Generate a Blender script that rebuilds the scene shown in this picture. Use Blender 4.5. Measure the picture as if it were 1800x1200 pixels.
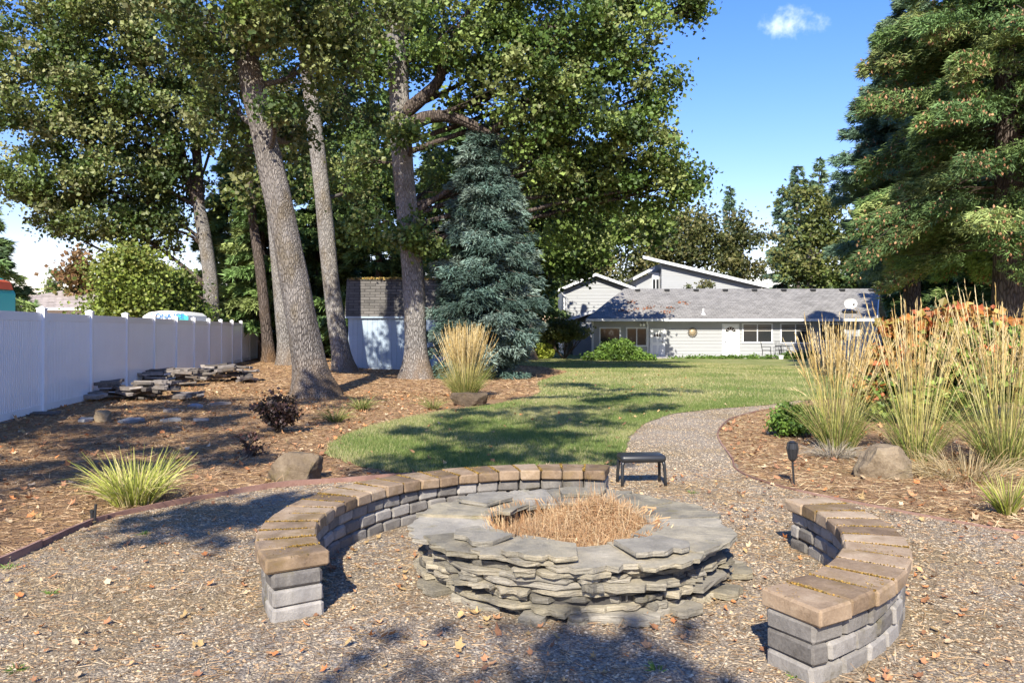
import bpy, math, random
import numpy as np
from mathutils import Vector, Matrix

for o in list(bpy.data.objects): bpy.data.objects.remove(o)
S = bpy.context.scene
COL = S.collection
rng = np.random.default_rng(7)
random.seed(7)
R = math.radians

# ------------------------------------------------------------ camera, sky, sun, exposure
F = 1383.0; HOR = 579.0; CH = 1.6
cam = bpy.data.cameras.new('camera'); camo = bpy.data.objects.new('camera', cam); COL.objects.link(camo)
camo.location = (0, 0, CH); camo.rotation_euler = (R(90), 0, 0)
cam.sensor_width = 36; cam.lens = F/1800*36; cam.shift_y = -(600-HOR)/1800
cam.clip_start = 0.05; cam.clip_end = 3000
S.camera = camo

SUN_EL = R(38); SUN_AZ = math.atan2(-0.17, -0.985)       # sun stands behind the camera, slightly left
sdir = Vector((math.sin(SUN_AZ)*math.cos(SUN_EL), math.cos(SUN_AZ)*math.cos(SUN_EL), math.sin(SUN_EL)))
w = bpy.data.worlds.new('World'); S.world = w; w.use_nodes = True
nt = w.node_tree; nt.nodes.clear()
out = nt.nodes.new('ShaderNodeOutputWorld'); bg = nt.nodes.new('ShaderNodeBackground')
sky = nt.nodes.new('ShaderNodeTexSky'); sky.sky_type = 'NISHITA'; sky.sun_disc = False
sky.sun_elevation = SUN_EL; sky.sun_rotation = SUN_AZ; sky.air_density = 1.35; sky.dust_density = 0.25; sky.ozone_density = 3.0
bg.inputs['Strength'].default_value = 0.11
hs = nt.nodes.new('ShaderNodeHueSaturation'); hs.inputs['Saturation'].default_value = 1.30
tint = nt.nodes.new('ShaderNodeMix'); tint.data_type = 'RGBA'; tint.blend_type = 'MULTIPLY'; tint.inputs[0].default_value = 1
nt.links.new(sky.outputs[0], tint.inputs[6]); tint.inputs[7].default_value = (.84, .755, .93, 1)
nt.links.new(tint.outputs[2], hs.inputs['Color'])
# one small wispy cloud
tc = nt.nodes.new('ShaderNodeTexCoord')
cd = Vector((488/F, 1, (HOR-44)/F)).normalized()
rt = Vector((cd.y, -cd.x, 0)).normalized(); upv = rt.cross(cd)
def wdot(v, off):
    d = nt.nodes.new('ShaderNodeVectorMath'); d.operation = 'DOT_PRODUCT'
    nt.links.new(tc.outputs['Generated'], d.inputs[0]); d.inputs[1].default_value = v
    return d.outputs['Value']
def wm(op, a, b):
    m = nt.nodes.new('ShaderNodeMath'); m.operation = op
    for i, s in enumerate((a, b)):
        if isinstance(s, (int, float)): m.inputs[i].default_value = s
        elif s is not None: nt.links.new(s, m.inputs[i])
    return m.outputs[0]
a = wm('DIVIDE', wdot(rt, 0), 0.040); b = wm('DIVIDE', wdot(upv, 0), 0.019)
b = wm('SUBTRACT', b, wm('MULTIPLY', a, 0.15))
r2 = wm('SQRT', wm('ADD', wm('MULTIPLY', a, a), wm('MULTIPLY', b, b)), 0)
nz = nt.nodes.new('ShaderNodeTexNoise'); nz.inputs['Scale'].default_value = 38; nz.inputs['Detail'].default_value = 6; nz.inputs['Roughness'].default_value = .55
nt.links.new(tc.outputs['Generated'], nz.inputs['Vector'])
mask = wm('SUBTRACT', wm('SUBTRACT', 1.0, r2), wm('MULTIPLY', wm('SUBTRACT', nz.outputs[0], .45), 3.2))
front = wm('GREATER_THAN', wdot(cd, 0), 0.5)
mp = nt.nodes.new('ShaderNodeMapRange'); mp.interpolation_type = 'SMOOTHSTEP'
mp.inputs[1].default_value = -0.1; mp.inputs[2].default_value = 1.2
nt.links.new(mask, mp.inputs[0])
cm = nt.nodes.new('ShaderNodeMix'); cm.data_type = 'RGBA'
nt.links.new(wm('MULTIPLY', wm('MULTIPLY', mp.outputs[0], front), .6), cm.inputs[0])
nt.links.new(hs.outputs[0], cm.inputs[6]); cm.inputs[7].default_value = (7.0, 7.4, 8.0, 1)
nt.links.new(cm.outputs[2], bg.inputs[0]); nt.links.new(bg.outputs[0], out.inputs[0])

sl = bpy.data.lights.new('sun', 'SUN'); sl.energy = 4.1; sl.angle = R(0.5); sl.color = (1, .935, .81)
so = bpy.data.objects.new('sun', sl); COL.objects.link(so); so.rotation_euler = sdir.to_track_quat('Z', 'Y').to_euler()
so.location = (-5, -20, 30)
S.view_settings.view_transform = 'Standard'; S.view_settings.look = 'None'
S.view_settings.gamma = 1; S.view_settings.use_curve_mapping = False
S.view_settings.exposure = 1.22
S.render.engine = 'CYCLES'
S.cycles.max_bounces = 8; S.cycles.transparent_max_bounces = 8

# ------------------------------------------------------------ helpers
def sm(e0, e1, x):
    t = np.clip((np.asarray(x, float)-e0)/(e1-e0), 0, 1); return t*t*(3-2*t)
def gz(x, y):
    return .12*sm(4.5, 8, -np.asarray(x, float))*sm(9, 13, y) - .15*sm(24, 44, y)*sm(-14, 0, x)
def P(px, py, Y):
    return Vector(((px-900)/F*Y, Y, CH-(py-HOR)/F*Y))
def G(px, py):
    Y = F*CH/(py-HOR); return ((px-900)/F*Y, Y)
def link(o, parent=None):
    COL.objects.link(o)
    if parent: o.parent = parent
    return o
def tag(o, label=None, cat=None, group=None, kind=None):
    if label: o['label'] = label
    if cat: o['category'] = cat
    if group: o['group'] = group
    if kind: o['kind'] = kind
    return o
def thing(name, label, cat, loc=(0, 0, 0), rz=0, group=None):
    o = bpy.data.objects.new(name, None); link(o); o.location = loc; o.rotation_euler = (0, 0, rz)
    o.empty_display_size = .2
    return tag(o, label, cat, group)
def npmesh(name, V, Fc, mat, col=None, smooth=False):
    V = np.asarray(V, np.float32); Fc = [np.asarray(f, np.int32) for f in (Fc if isinstance(Fc, list) else [Fc])]
    Fc = [f for f in Fc if len(f)]
    me = bpy.data.meshes.new(name)
    me.vertices.add(len(V)); me.vertices.foreach_set('co', V.ravel())
    nl = sum(f.size for f in Fc); npoly = sum(len(f) for f in Fc)
    me.loops.add(nl); me.polygons.add(npoly)
    me.loops.foreach_set('vertex_index', np.concatenate([f.ravel() for f in Fc]))
    st = []; s = 0
    for f in Fc:
        k = f.shape[1]; st.append(s+np.arange(len(f))*k); s += f.size
    me.polygons.foreach_set('loop_start', np.concatenate(st).astype(np.int32))
    me.polygons.foreach_set('use_smooth', np.full(npoly, bool(smooth)))
    me.update(calc_edges=True)
    if col is not None:
        at = me.attributes.new('col', 'FLOAT_COLOR', 'POINT')
        c4 = np.ones((len(V), 4), np.float32); c4[:, :3] = col; at.data.foreach_set('color', c4.ravel())
    if mat: me.materials.append(mat)
    me.validate()
    return me
def obj(name, me, parent=None, loc=None):
    o = bpy.data.objects.new(name, me); link(o, parent)
    if loc is not None: o.location = loc
    return o
class MB:
    def __init__(s): s.v = []; s.f = {}
    def add(s, V, Fs):
        n = len(s.v); s.v.extend([tuple(p) for p in V])
        for f in Fs: s.f.setdefault(len(f), []).append([i+n for i in f])
    def box(s, x0, x1, y0, y1, z0, z1, M=None, ch=0):
        V = [Vector(p) for p in ((x0,y0,z0),(x1,y0,z0),(x1,y1,z0),(x0,y1,z0),(x0,y0,z1),(x1,y0,z1),(x1,y1,z1),(x0,y1,z1))]
        if M: V = [M@p for p in V]
        s.add(V, [(0,3,2,1),(4,5,6,7),(0,1,5,4),(1,2,6,5),(2,3,7,6),(3,0,4,7)])
    def quad(s, *p): s.add(p, [tuple(range(len(p)))])
    def prism(s, base, d):
        n = len(base); V = list(base)+[tuple(Vector(p)+Vector(d)) for p in base]
        s.add(V, [tuple(range(n))[::-1], tuple(range(n, 2*n))]+[(i, (i+1) % n, n+(i+1) % n, n+i) for i in range(n)])
    def tube(s, pts, rad, k=8, cap=True):
        V, Fq = tube(pts, rad, k); n = len(pts)
        s.add(V, [tuple(f) for f in Fq])
        if cap:
            m = len(s.v)-n*k
            s.f.setdefault(k, []).append([m+i for i in range(k)][::-1]); s.f[k].append([m+(n-1)*k+i for i in range(k)])
    def build(s, name, mat, parent=None, smooth=False):
        me = npmesh(name, np.array(s.v), [np.array(v) for v in s.f.values()], mat, None, smooth)
        return obj(name, me, parent)
def tube(pts, rad, k=8, wob=0, seed=0):
    pts = [Vector(p) for p in pts]; n = len(pts)
    if not hasattr(rad, '__len__'): rad = [rad]*n
    V = []; up = Vector((0, 1, 0.01)); r_ = np.random.default_rng(seed)
    ph = r_.uniform(0, 6.28, 6)
    for i in range(n):
        t = (pts[min(i+1, n-1)]-pts[max(i-1, 0)]).normalized()
        if abs(t.dot(up)) > .95: up = Vector((1, 0, 0))
        a = t.cross(up).normalized(); b = a.cross(t).normalized(); up = b
        for j in range(k):
            th = 2*math.pi*j/k
            rr = rad[i]*(1+wob*(math.sin(3*th+ph[0]+i*.11)*.5+math.sin(5*th+ph[1]-i*.2)*.4+math.sin(11*th+ph[2]+i*.35)*.25+math.sin(i*.8+ph[3]+2*th)*.3))
            V.append(pts[i]+a*math.cos(th)*rr+b*math.sin(th)*rr)
    Fq = [(i*k+j, i*k+(j+1) % k, (i+1)*k+(j+1) % k, (i+1)*k+j) for i in range(n-1) for j in range(k)]
    return V, Fq
def catmull(pts, m=6):
    pts = [Vector(p) for p in pts]; o = []
    for i in range(len(pts)-1):
        p0 = pts[max(i-1, 0)]; p1 = pts[i]; p2 = pts[i+1]; p3 = pts[min(i+2, len(pts)-1)]
        for j in range(m):
            t = j/m
            o.append(.5*((2*p1)+(p2-p0)*t+(2*p0-5*p1+4*p2-p3)*t*t+(3*p1-p0-3*p2+p3)*t**3))
    o.append(pts[-1]); return o

# ------------------------------------------------------------ materials
def mat(name, col=(.5, .5, .5), rough=.8, metal=0, spec=.5):
    m = bpy.data.materials.new(name); m.use_nodes = True
    b = m.node_tree.nodes['Principled BSDF']
    b.inputs['Base Color'].default_value = (*col, 1); b.inputs['Roughness'].default_value = rough
    b.inputs['Metallic'].default_value = metal; b.inputs['Specular IOR Level'].default_value = spec
    return m
class N:
    def __init__(s, m): s.t = m.node_tree; s.b = s.t.nodes['Principled BSDF']; s.o = s.t.nodes['Material Output']
    def n(s, ty, **kw):
        x = s.t.nodes.new(ty)
        for k, v in kw.items(): setattr(x, k, v)
        return x
    def l(s, a, b): s.t.links.new(a, b)
    def coord(s, scale=(1, 1, 1), kind='Object'):
        c = s.n('ShaderNodeTexCoord'); mp = s.n('ShaderNodeMapping'); mp.inputs['Scale'].default_value = scale
        if kind == 'World':
            g = s.n('ShaderNodeNewGeometry'); s.l(g.outputs['Position'], mp.inputs[0])
        else: s.l(c.outputs[kind], mp.inputs[0])
        return mp.outputs[0]
    def noise(s, v, sc, det=5, rough=.55, dist=0):
        x = s.n('ShaderNodeTexNoise'); x.inputs['Scale'].default_value = sc; x.inputs['Detail'].default_value = det
        x.inputs['Roughness'].default_value = rough; x.inputs['Distortion'].default_value = dist
        s.l(v, x.inputs['Vector']); return x.outputs[0]
    def voro(s, v, sc, out='Color', feat='F1'):
        x = s.n('ShaderNodeTexVoronoi', feature=feat); x.inputs['Scale'].default_value = sc; s.l(v, x.inputs['Vector'])
        return x.outputs[out]
    def ramp(s, f, stops):
        x = s.n('ShaderNodeValToRGB'); e = x.color_ramp.elements
        while len(e) < len(stops): e.new(.5)
        for el, (p, c) in zip(e, stops):
            el.position = p; el.color = (*c, 1) if hasattr(c, '__len__') else (c, c, c, 1)
        s.l(f, x.inputs[0]); return x.outputs[0]
    def mix(s, f, a, b, mode='MIX'):
        x = s.n('ShaderNodeMix', data_type='RGBA', blend_type=mode)
        for i, v in ((0, f), (6, a), (7, b)):
            if isinstance(v, (int, float)): x.inputs[i].default_value = v
            elif isinstance(v, tuple): x.inputs[i].default_value = (*v, 1)
            else: s.l(v, x.inputs[i])
        return x.outputs[2]
    def math(s, op, a, b=0):
        x = s.n('ShaderNodeMath', operation=op)
        for i, v in enumerate((a, b)):
            if isinstance(v, (int, float)): x.inputs[i].default_value = v
            else: s.l(v, x.inputs[i])
        return x.outputs[0]
    def bump(s, h, dist=.01, strength=1, prev=None):
        x = s.n('ShaderNodeBump'); x.inputs['Distance'].default_value = dist; x.inputs['Strength'].default_value = strength
        s.l(h, x.inputs['Height'])
        if prev: s.l(prev, x.inputs['Normal'])
        s.l(x.outputs[0], s.b.inputs['Normal']); return x.outputs[0]
    def base(s, c): s.l(c, s.b.inputs['Base Color'])

def attr_mat(name, rough=.7, transl=0.0, var=.25, spec=.3):
    m = mat(name, rough=rough, spec=spec); n = N(m)
    at = n.n('ShaderNodeAttribute'); at.attribute_name = 'col'
    nz = n.noise(n.coord(kind='World'), 2.2, 3)
    c = n.mix(var, at.outputs['Color'], n.ramp(nz, [(.3, .35), (.7, 1.0)]), 'MULTIPLY')
    n.base(c)
    if transl:
        tr = n.n('ShaderNodeBsdfTranslucent'); ms = n.n('ShaderNodeMixShader'); ms.inputs[0].default_value = transl
        n.l(n.mix(.5, c, (.12, .17, .02), 'MIX'), tr.inputs[0])
        n.l(n.b.outputs[0], ms.inputs[1]); n.l(tr.outputs[0], ms.inputs[2]); n.l(ms.outputs[0], n.o.inputs[0])
    return m
M = {}
M['leaf'] = attr_mat('leaf', .5, .3, .25, .4)
M['needle'] = attr_mat('needle', .6, .12, .3, .3)
M['straw'] = attr_mat('straw', .7, .15, .15)
M['grass'] = attr_mat('grass', .6, .3, .15)
M['pebble'] = attr_mat('pebble', .8, 0, 0)
M['litter'] = attr_mat('litter', .85, 0, 0, .2)

def bark_mat(name, c0, c1, moss, sc=1.0, mossamt=.5):
    m = mat(name, rough=.95, spec=.15); n = N(m)
    v = n.coord((1, 1, .22))
    f = n.voro(v, 16*sc, 'Distance', 'DISTANCE_TO_EDGE')
    nz = n.noise(v, 22*sc, 6, .65, .8); big = n.noise(n.coord((1, 1, .6)), 1.4, 4)
    h = n.math('ADD', n.math('MULTIPLY', n.math('MINIMUM', f, .22), 3.2), n.math('MULTIPLY', nz, .7))
    c = n.ramp(h, [(.25, tuple(x*.28 for x in c0)), (.55, c0), (.95, c1)])
    c = n.mix(n.ramp(big, [(.35, 0.0), (.7, .55)]), c, tuple(x*1.25 for x in c1))
    mm = n.ramp(n.noise(n.coord((1, 1, .5)), 1.9, 5, .6), [(.60-.2*mossamt, 0.0), (.72-.1*mossamt, .9)])
    lo = n.n('ShaderNodeSeparateXYZ'); n.l(n.coord(kind='World'), lo.inputs[0])
    low = n.n('ShaderNodeMapRange'); n.l(lo.outputs[2], low.inputs[0]); low.inputs[1].default_value = .1; low.inputs[2].default_value = 1.1
    low.inputs[3].default_value = 1; low.inputs[4].default_value = .0
    c = n.mix(n.math('MULTIPLY', mm, .5), c, moss)
    c = n.mix(n.math('MULTIPLY', low.outputs[0], n.ramp(n.noise(v, 3, 4), [(.3, .1), (.6, .55)])), c, (.22, .12, .045))
    n.base(c); n.bump(h, .05, .9)
    return m
M['bark'] = bark_mat('grey_bark', (.13, .112, .098), (.25, .225, .20), (.13, .09, .03), 1.7)
M['bark_pale'] = bark_mat('pale_bark', (.16, .145, .13), (.31, .29, .265), (.16, .11, .04), 1.5, .4)
M['bark_dark'] = bark_mat('dark_bark', (.055, .043, .036), (.125, .10, .085), (.08, .05, .025), .9)
M['twig'] = mat('twig_bark', (.07, .05, .035), .9)
M['twig_pale'] = mat('lichen_twig', (.22, .19, .14), .9)

def ground_gravel():
    m = mat('gravel', rough=.9, spec=.2); n = N(m); v = n.coord()
    big = n.noise(v, .55, 5, .6); mid = n.noise(v, 2.5, 5, .6)
    cells = n.voro(v, 65, 'Color'); dist = n.voro(v, 65, 'Distance')
    sep = n.n('ShaderNodeSeparateColor'); n.l(cells, sep.inputs[0])
    st = n.ramp(sep.outputs[0], [(0, (.14, .13, .115)), (.35, (.33, .30, .26)), (.6, (.48, .42, .345)), (.85, (.40, .29, .19)), (1, (.58, .52, .44))])
    c2 = n.ramp(n.noise(v, 90, 4, .7), [(.3, (.17, .125, .085)), (.55, (.42, .32, .215)), (.75, (.58, .48, .36))])
    c = n.mix(n.ramp(mid, [(.36, 0.1), (.62, .85)]), st, c2)
    c = n.mix(n.ramp(big, [(.42, 0.0), (.62, .6)]), c, (.26, .18, .075))
    c = n.mix(n.math('MULTIPLY', n.ramp(dist, [(.35, 0.0), (.75, .8)]), .7), c, (.035, .028, .022))
    n.base(c); n.bump(n.math('ADD', n.math('MULTIPLY', dist, -1.0), n.noise(v, 160, 3)), .012, .8)
    return m
def ground_bed():
    m = mat('bed_soil', rough=.97, spec=.1); n = N(m); v = n.coord()
    big = n.noise(v, .35, 5, .6); mid = n.noise(v, 3, 6, .65); fine = n.noise(v, 45, 6, .75)
    c = n.ramp(fine, [(.28, (.09, .052, .028)), (.5, (.33, .195, .105)), (.72, (.56, .38, .23))])
    c = n.mix(n.ramp(mid, [(.42, 0.0), (.66, .75)]), c, n.ramp(fine, [(.3, (.13, .075, .04)), (.7, (.50, .34, .20))]))
    c = n.mix(n.ramp(big, [(.55, 0.0), (.75, .45)]), c, (.13, .12, .035))
    n.base(c); n.bump(n.math('ADD', fine, n.math('MULTIPLY', mid, 2.0)), .035, .9)
    return m
def ground_lawn():
    m = mat('lawn', rough=.9, spec=.1); n = N(m); v = n.coord()
    big = n.noise(n.coord((1, .45, 1)), .42, 5, .6); fine = n.noise(n.coord((1, .6, 1)), 38, 6, .7)
    g = n.ramp(fine, [(.3, (.07, .10, .025)), (.55, (.18, .225, .065)), (.75, (.31, .33, .12))])
    d = n.ramp(fine, [(.3, (.18, .17, .06)), (.55, (.37, .35, .15)), (.75, (.50, .46, .24))])
    n.base(n.mix(n.ramp(big, [(.36, 0.05), (.62, .85)]), g, d)); n.bump(fine, .05, .8)
    return m
M['gravel'] = ground_gravel(); M['bed'] = ground_bed(); M['lawn'] = ground_lawn()

def stone_mat(name, stops, moss=(.12, .10, .035), mossamt=.3, sc=1, bump=.012, rnd=.35, layer=False):
    m = mat(name, rough=.88, spec=.3); n = N(m)
    v = n.coord(kind='World'); 
    vv = n.coord((1, 1, 3 if layer else 1), kind='World')
    nz = n.noise(vv, 5*sc, 8, .7, .6); fine = n.noise(v, 60*sc, 6, .75)
    f = n.math('ADD', n.math('MULTIPLY', nz, .65), n.math('MULTIPLY', fine, .35))
    oi = n.n('ShaderNodeObjectInfo')
    f2 = n.math('ADD', f, n.math('MULTIPLY', n.math('SUBTRACT', oi.outputs['Random'], .5), rnd))
    c = n.ramp(f2, stops)
    mk = n.ramp(n.noise(v, 3.5*sc, 6, .7), [(.62-.15*mossamt, 0.0), (.74-.1*mossamt, .85)])
    c = n.mix(n.math('MULTIPLY', mk, n.ramp(fine, [(.35, .1), (.55, 1.0)])), c, moss)
    n.base(c); n.bump(f, bump, .9)
    return m
def slate_mat():
    m = mat('slate', rough=.85, spec=.3); n = N(m); v = n.coord(kind='World'); lay = n.coord((1, 1, 14), kind='World')
    nz = n.noise(v, 4, 7, .65, .5); fine = n.noise(v, 70, 6, .75); ly = n.noise(lay, 7, 5, .7)
    oi = n.n('ShaderNodeObjectInfo'); rnd = oi.outputs['Random']
    f = n.math('ADD', n.math('ADD', n.math('MULTIPLY', nz, .45), n.math('MULTIPLY', fine, .25)), n.math('MULTIPLY', ly, .3))
    f2 = n.math('ADD', f, n.math('MULTIPLY', n.math('SUBTRACT', rnd, .5), .26))
    grey = n.ramp(f2, [(.25, (.085, .076, .062)), (.45, (.20, .183, .15)), (.6, (.31, .282, .23)), (.75, (.47, .42, .335))])
    tan = n.ramp(f2, [(.25, (.11, .09, .05)), (.45, (.27, .235, .16)), (.62, (.42, .36, .25)), (.78, (.56, .50, .38))])
    rr = n.ramp(n.math('FRACT', n.math('MULTIPLY', rnd, 7.31)), [(.25, 0.1), (.65, .95)])
    c = n.mix(n.math('MULTIPLY', rr, n.ramp(nz, [(.35, .25), (.6, 1.0)])), grey, tan)
    mk = n.ramp(n.noise(v, 5, 6, .7), [(.60, 0.0), (.70, .8)]); c = n.mix(n.math('MULTIPLY', mk, n.ramp(fine, [(.35, 0.0), (.55, .9)])), c, (.20, .17, .06))
    n.base(c); n.bump(n.math('ADD', fine, n.math('MULTIPLY', ly, 1.6)), .009, .9); return m
M['slate'] = slate_mat()
M['block'] = stone_mat('concrete_block', [(.25, (.10, .09, .08)), (.45, (.20, .183, .162)), (.62, (.29, .268, .24)), (.8, (.40, .37, .33))], (.10, .085, .045), .45, bump=.012)
M['cap'] = stone_mat('cap_block', [(.25, (.10, .065, .04)), (.42, (.21, .145, .09)), (.58, (.32, .23, .15)), (.8, (.46, .36, .25))], (.17, .11, .035), .75, bump=.012, rnd=.34)
M['rock'] = stone_mat('boulder', [(.25, (.05, .035, .022)), (.48, (.15, .11, .07)), (.75, (.30, .235, .155))], (.13, .10, .035), .5, .6, bump=.04)
M['pile'] = stone_mat('weathered_flagstone', [(.2, (.05, .045, .04)), (.45, (.14, .12, .105)), (.75, (.34, .30, .27))], (.16, .10, .045), .5, bump=.02, rnd=.4)
M['flag'] = stone_mat('grey_flagstone', [(.2, (.12, .125, .13)), (.45, (.22, .225, .235)), (.75, (.36, .36, .37))], (.16, .10, .045), .3)

def vinyl():
    m = mat('white_vinyl', (.74, .76, .80), .22, 0, .55); n = N(m)
    v = n.coord(); c = n.mix(n.ramp(n.noise(v, 1.2, 5, .6), [(.4, 0.0), (.8, .25)]), (.84, .85, .87), (.62, .61, .59))
    n.base(c); return m
M['vinyl'] = vinyl()
def siding(name, col):
    m = mat(name, col, .55, 0, .35); n = N(m)
    c = n.mix(n.ramp(n.noise(n.coord((1, 1, 4)), 1.5, 6, .65), [(.35, 0.0), (.8, .35)]), col, tuple(x*.72 for x in col)); n.base(c)
    return m
M['siding'] = siding('house_siding', (.34, .35, .355)); M['siding_shed'] = siding('shed_siding', (.36, .44, .52))
M['trim'] = siding('white_trim', (.70, .71, .72)); M['gutter'] = mat('gutter', (.74, .75, .76), .4)
def shingle(name, c0, c1, sc, moss=None):
    m = mat(name, rough=.95, spec=.15); n = N(m)
    br = n.n('ShaderNodeTexBrick'); br.inputs['Scale'].default_value = 1
    br.inputs['Brick Width'].default_value = .33*sc; br.inputs['Row Height'].default_value = .14*sc
    br.inputs['Mortar Size'].default_value = .012*sc; br.inputs['Mortar Smooth'].default_value = .3; br.inputs['Bias'].default_value = 0
    br.inputs['Color1'].default_value = (*c0, 1); br.inputs['Color2'].default_value = (*c1, 1); br.inputs['Mortar'].default_value = (*[x*.3 for x in c0], 1)
    uv = n.n('ShaderNodeTexCoord'); sp = n.n('ShaderNodeSeparateXYZ'); cb = n.n('ShaderNodeCombineXYZ')
    n.l(uv.outputs['Object'], sp.inputs[0]); n.l(sp.outputs[0], cb.inputs[0])
    n.l(n.math('MULTIPLY', sp.outputs[2], 1.6), cb.inputs[1]); n.l(cb.outputs[0], br.inputs['Vector'])
    nz = n.noise(n.coord(), 1.1, 6, .65); fn = n.noise(n.coord(), 40, 4, .7)
    c = n.mix(n.math('MULTIPLY', n.ramp(nz, [(.3, 0.0), (.75, 1.0)]), .5), br.outputs['Color'], tuple(x*1.5 for x in c1))
    c = n.mix(.6, c, n.ramp(fn, [(.25, .4), (.75, 1.0)]), 'MULTIPLY')
    if moss:
        mk = n.ramp(n.noise(n.coord(), 1.3, 3, .5), [(.60, 0.0), (.66, .9)])
        c = n.mix(mk, c, moss)
    n.base(c); n.bump(br.outputs['Fac'], -.02, .8)
    return m
M['roof'] = shingle('grey_shingles', (.19, .182, .17), (.30, .287, .268), 1.0)
M['roof_shed'] = shingle('dark_shingles', (.075, .072, .068), (.16, .15, .14), 1.3)
M['roof_tan'] = shingle('tan_tiles', (.30, .255, .225), (.44, .38, .34), 1.3)
M['glass'] = mat('window_glass', (.025, .028, .03), .08, 0, .35)
M['dark'] = mat('black_plastic', (.022, .023, .025), .38)
M['iron'] = mat('black_iron', (.03, .03, .032), .5, .4)
M['brown_edge'] = stone_mat('brown_edging', [(.2, (.12, .06, .045)), (.5, (.23, .13, .10)), (.8, (.36, .23, .18))], (.1, .07, .04), .2, bump=.002)
M['teal'] = mat('teal_paint', (.05, .42, .42), .3); M['white_paint'] = mat('white_paint', (.78, .79, .78), .3)
M['red_paint'] = mat('orange_red_paint', (.50, .09, .035), .45); M['blue_print'] = mat('blue_print', (.04, .17, .42), .5)
M['skin_print'] = mat('beige_print', (.55, .42, .30), .5); M['ochre'] = mat('ochre_print', (.6, .35, .08), .5)
M['dish'] = mat('dish_grey', (.62, .63, .65), .45); M['brass'] = mat('brass_ornament', (.34, .27, .17), .5, .3)
M['grey_panel'] = mat('door_panel', (.60, .62, .65), .5)
M['blind'] = mat('blinds', (.35, .33, .30), .7)

# ------------------------------------------------------------ ground sheets
def sheet_grid(name, xs, ys, m, dz=0):
    X, Y = np.meshgrid(xs, ys); Z = gz(X, Y)+dz
    V = np.stack([X, Y, Z], -1).reshape(-1, 3); nx = len(xs); ny = len(ys)
    i = (np.arange(ny-1)[:, None]*nx+np.arange(nx-1)[None]).ravel()
    return npmesh(name, V, np.stack([i, i+1, i+nx+1, i+nx], -1), m, None, True)
xs = np.concatenate([np.linspace(-900, -40, 8), np.linspace(-36, 36, 145), np.linspace(40, 900, 8)])
ys = np.concatenate([np.linspace(-300, -14, 5), np.linspace(-12, 62, 149), np.linspace(70, 1500, 10)])
tag(obj('ground', sheet_grid('ground', xs, ys, M['bed'])), 'brown dry planting bed soil strewn with needles', kind='structure')
def interp(tbl, y):
    t = np.array(tbl, float); return np.interp(y, t[:, 1], t[:, 0])
GL = [(-9, -10), (-4.6, 1), (-3.7, 3.5), (-3.46, 5.32), (-3.46, 6.22), (-3.38, 6.69), (-2.92, 7.35), (-2.45, 7.88), (-1.89, 8.17), (-1.0, 8.5), (-.3, 8.72), (.8, 8.9), (1.2, 9.25), (1.42, 10.0), (1.72, 11.6), (2.22, 13.3), (3.0, 14.85), (3.97, 15.7), (5.4, 16.6), (6.35, 17.6)]
GR = [(14, -10), (9, 2), (5.6, 4.5), (3.99, 6.13), (3.14, 7.23), (2.63, 8.17), (2.58, 8.9), (2.73, 9.79), (3.04, 11.6), (3.44, 12.9), (4.0, 14.2), (5.05, 15.7), (5.95, 16.7), (6.6, 17.65)]
LL = [(-1.3, 8.72), (-1.9, 9.3), (-2.36, 10.0), (-2.5, 10.8), (-2.52, 11.6), (-2.34, 12.9), (-1.85, 14.2), (-1.23, 15.5), (-.47, 16.3), (.4, 18.3), (.72, 19.9), (.77, 23.8), (2.2, 30.3), (1.5, 35), (0, 38.8), (-3, 44), (-30, 62), (-60, 140)]
LR = [(.3, 8.72), (.8, 8.9), (1.2, 9.25), (1.42, 10.0), (1.72, 11.6), (2.22, 13.3), (3.0, 14.85), (3.97, 15.7), (5.4, 16.6), (6.35, 17.6), (7.6, 18.2), (12, 19.5), (30, 24), (60, 60), (90, 140)]
def strip_sheet(name, L, Rr, y0, y1, rows, cols, m, dz, label):
    ys = y0+(y1-y0)*np.linspace(0, 1, rows)**(1.0 if y1 < 30 else 2.0)
    wob = .03*np.sin(ys*7.3)+.02*np.sin(ys*17.1)
    l = interp(L, ys)+wob; r = interp(Rr, ys)+.02*np.sin(ys*9)
    t = np.linspace(0, 1, cols); X = l[:, None]*(1-t)+r[:, None]*t; Y = np.repeat(ys[:, None], cols, 1)
    V = np.stack([X, Y, gz(X, Y)+dz], -1).reshape(-1, 3)
    i = (np.arange(rows-1)[:, None]*cols+np.arange(cols-1)[None]).ravel()
    return tag(obj(name, npmesh(name, V, np.stack([i, i+1, i+cols+1, i+cols], -1), m, None, True)), label, kind='structure')
strip_sheet('gravel_patio', GL, GR, -10, 17.62, 260, 30, M['gravel'], .008, 'gravel patio and path winding towards the house')
strip_sheet('lawn', LL, LR, 8.73, 139, 300, 60, M['lawn'], .014, 'mown lawn with dry patches in front of the house')

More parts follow.
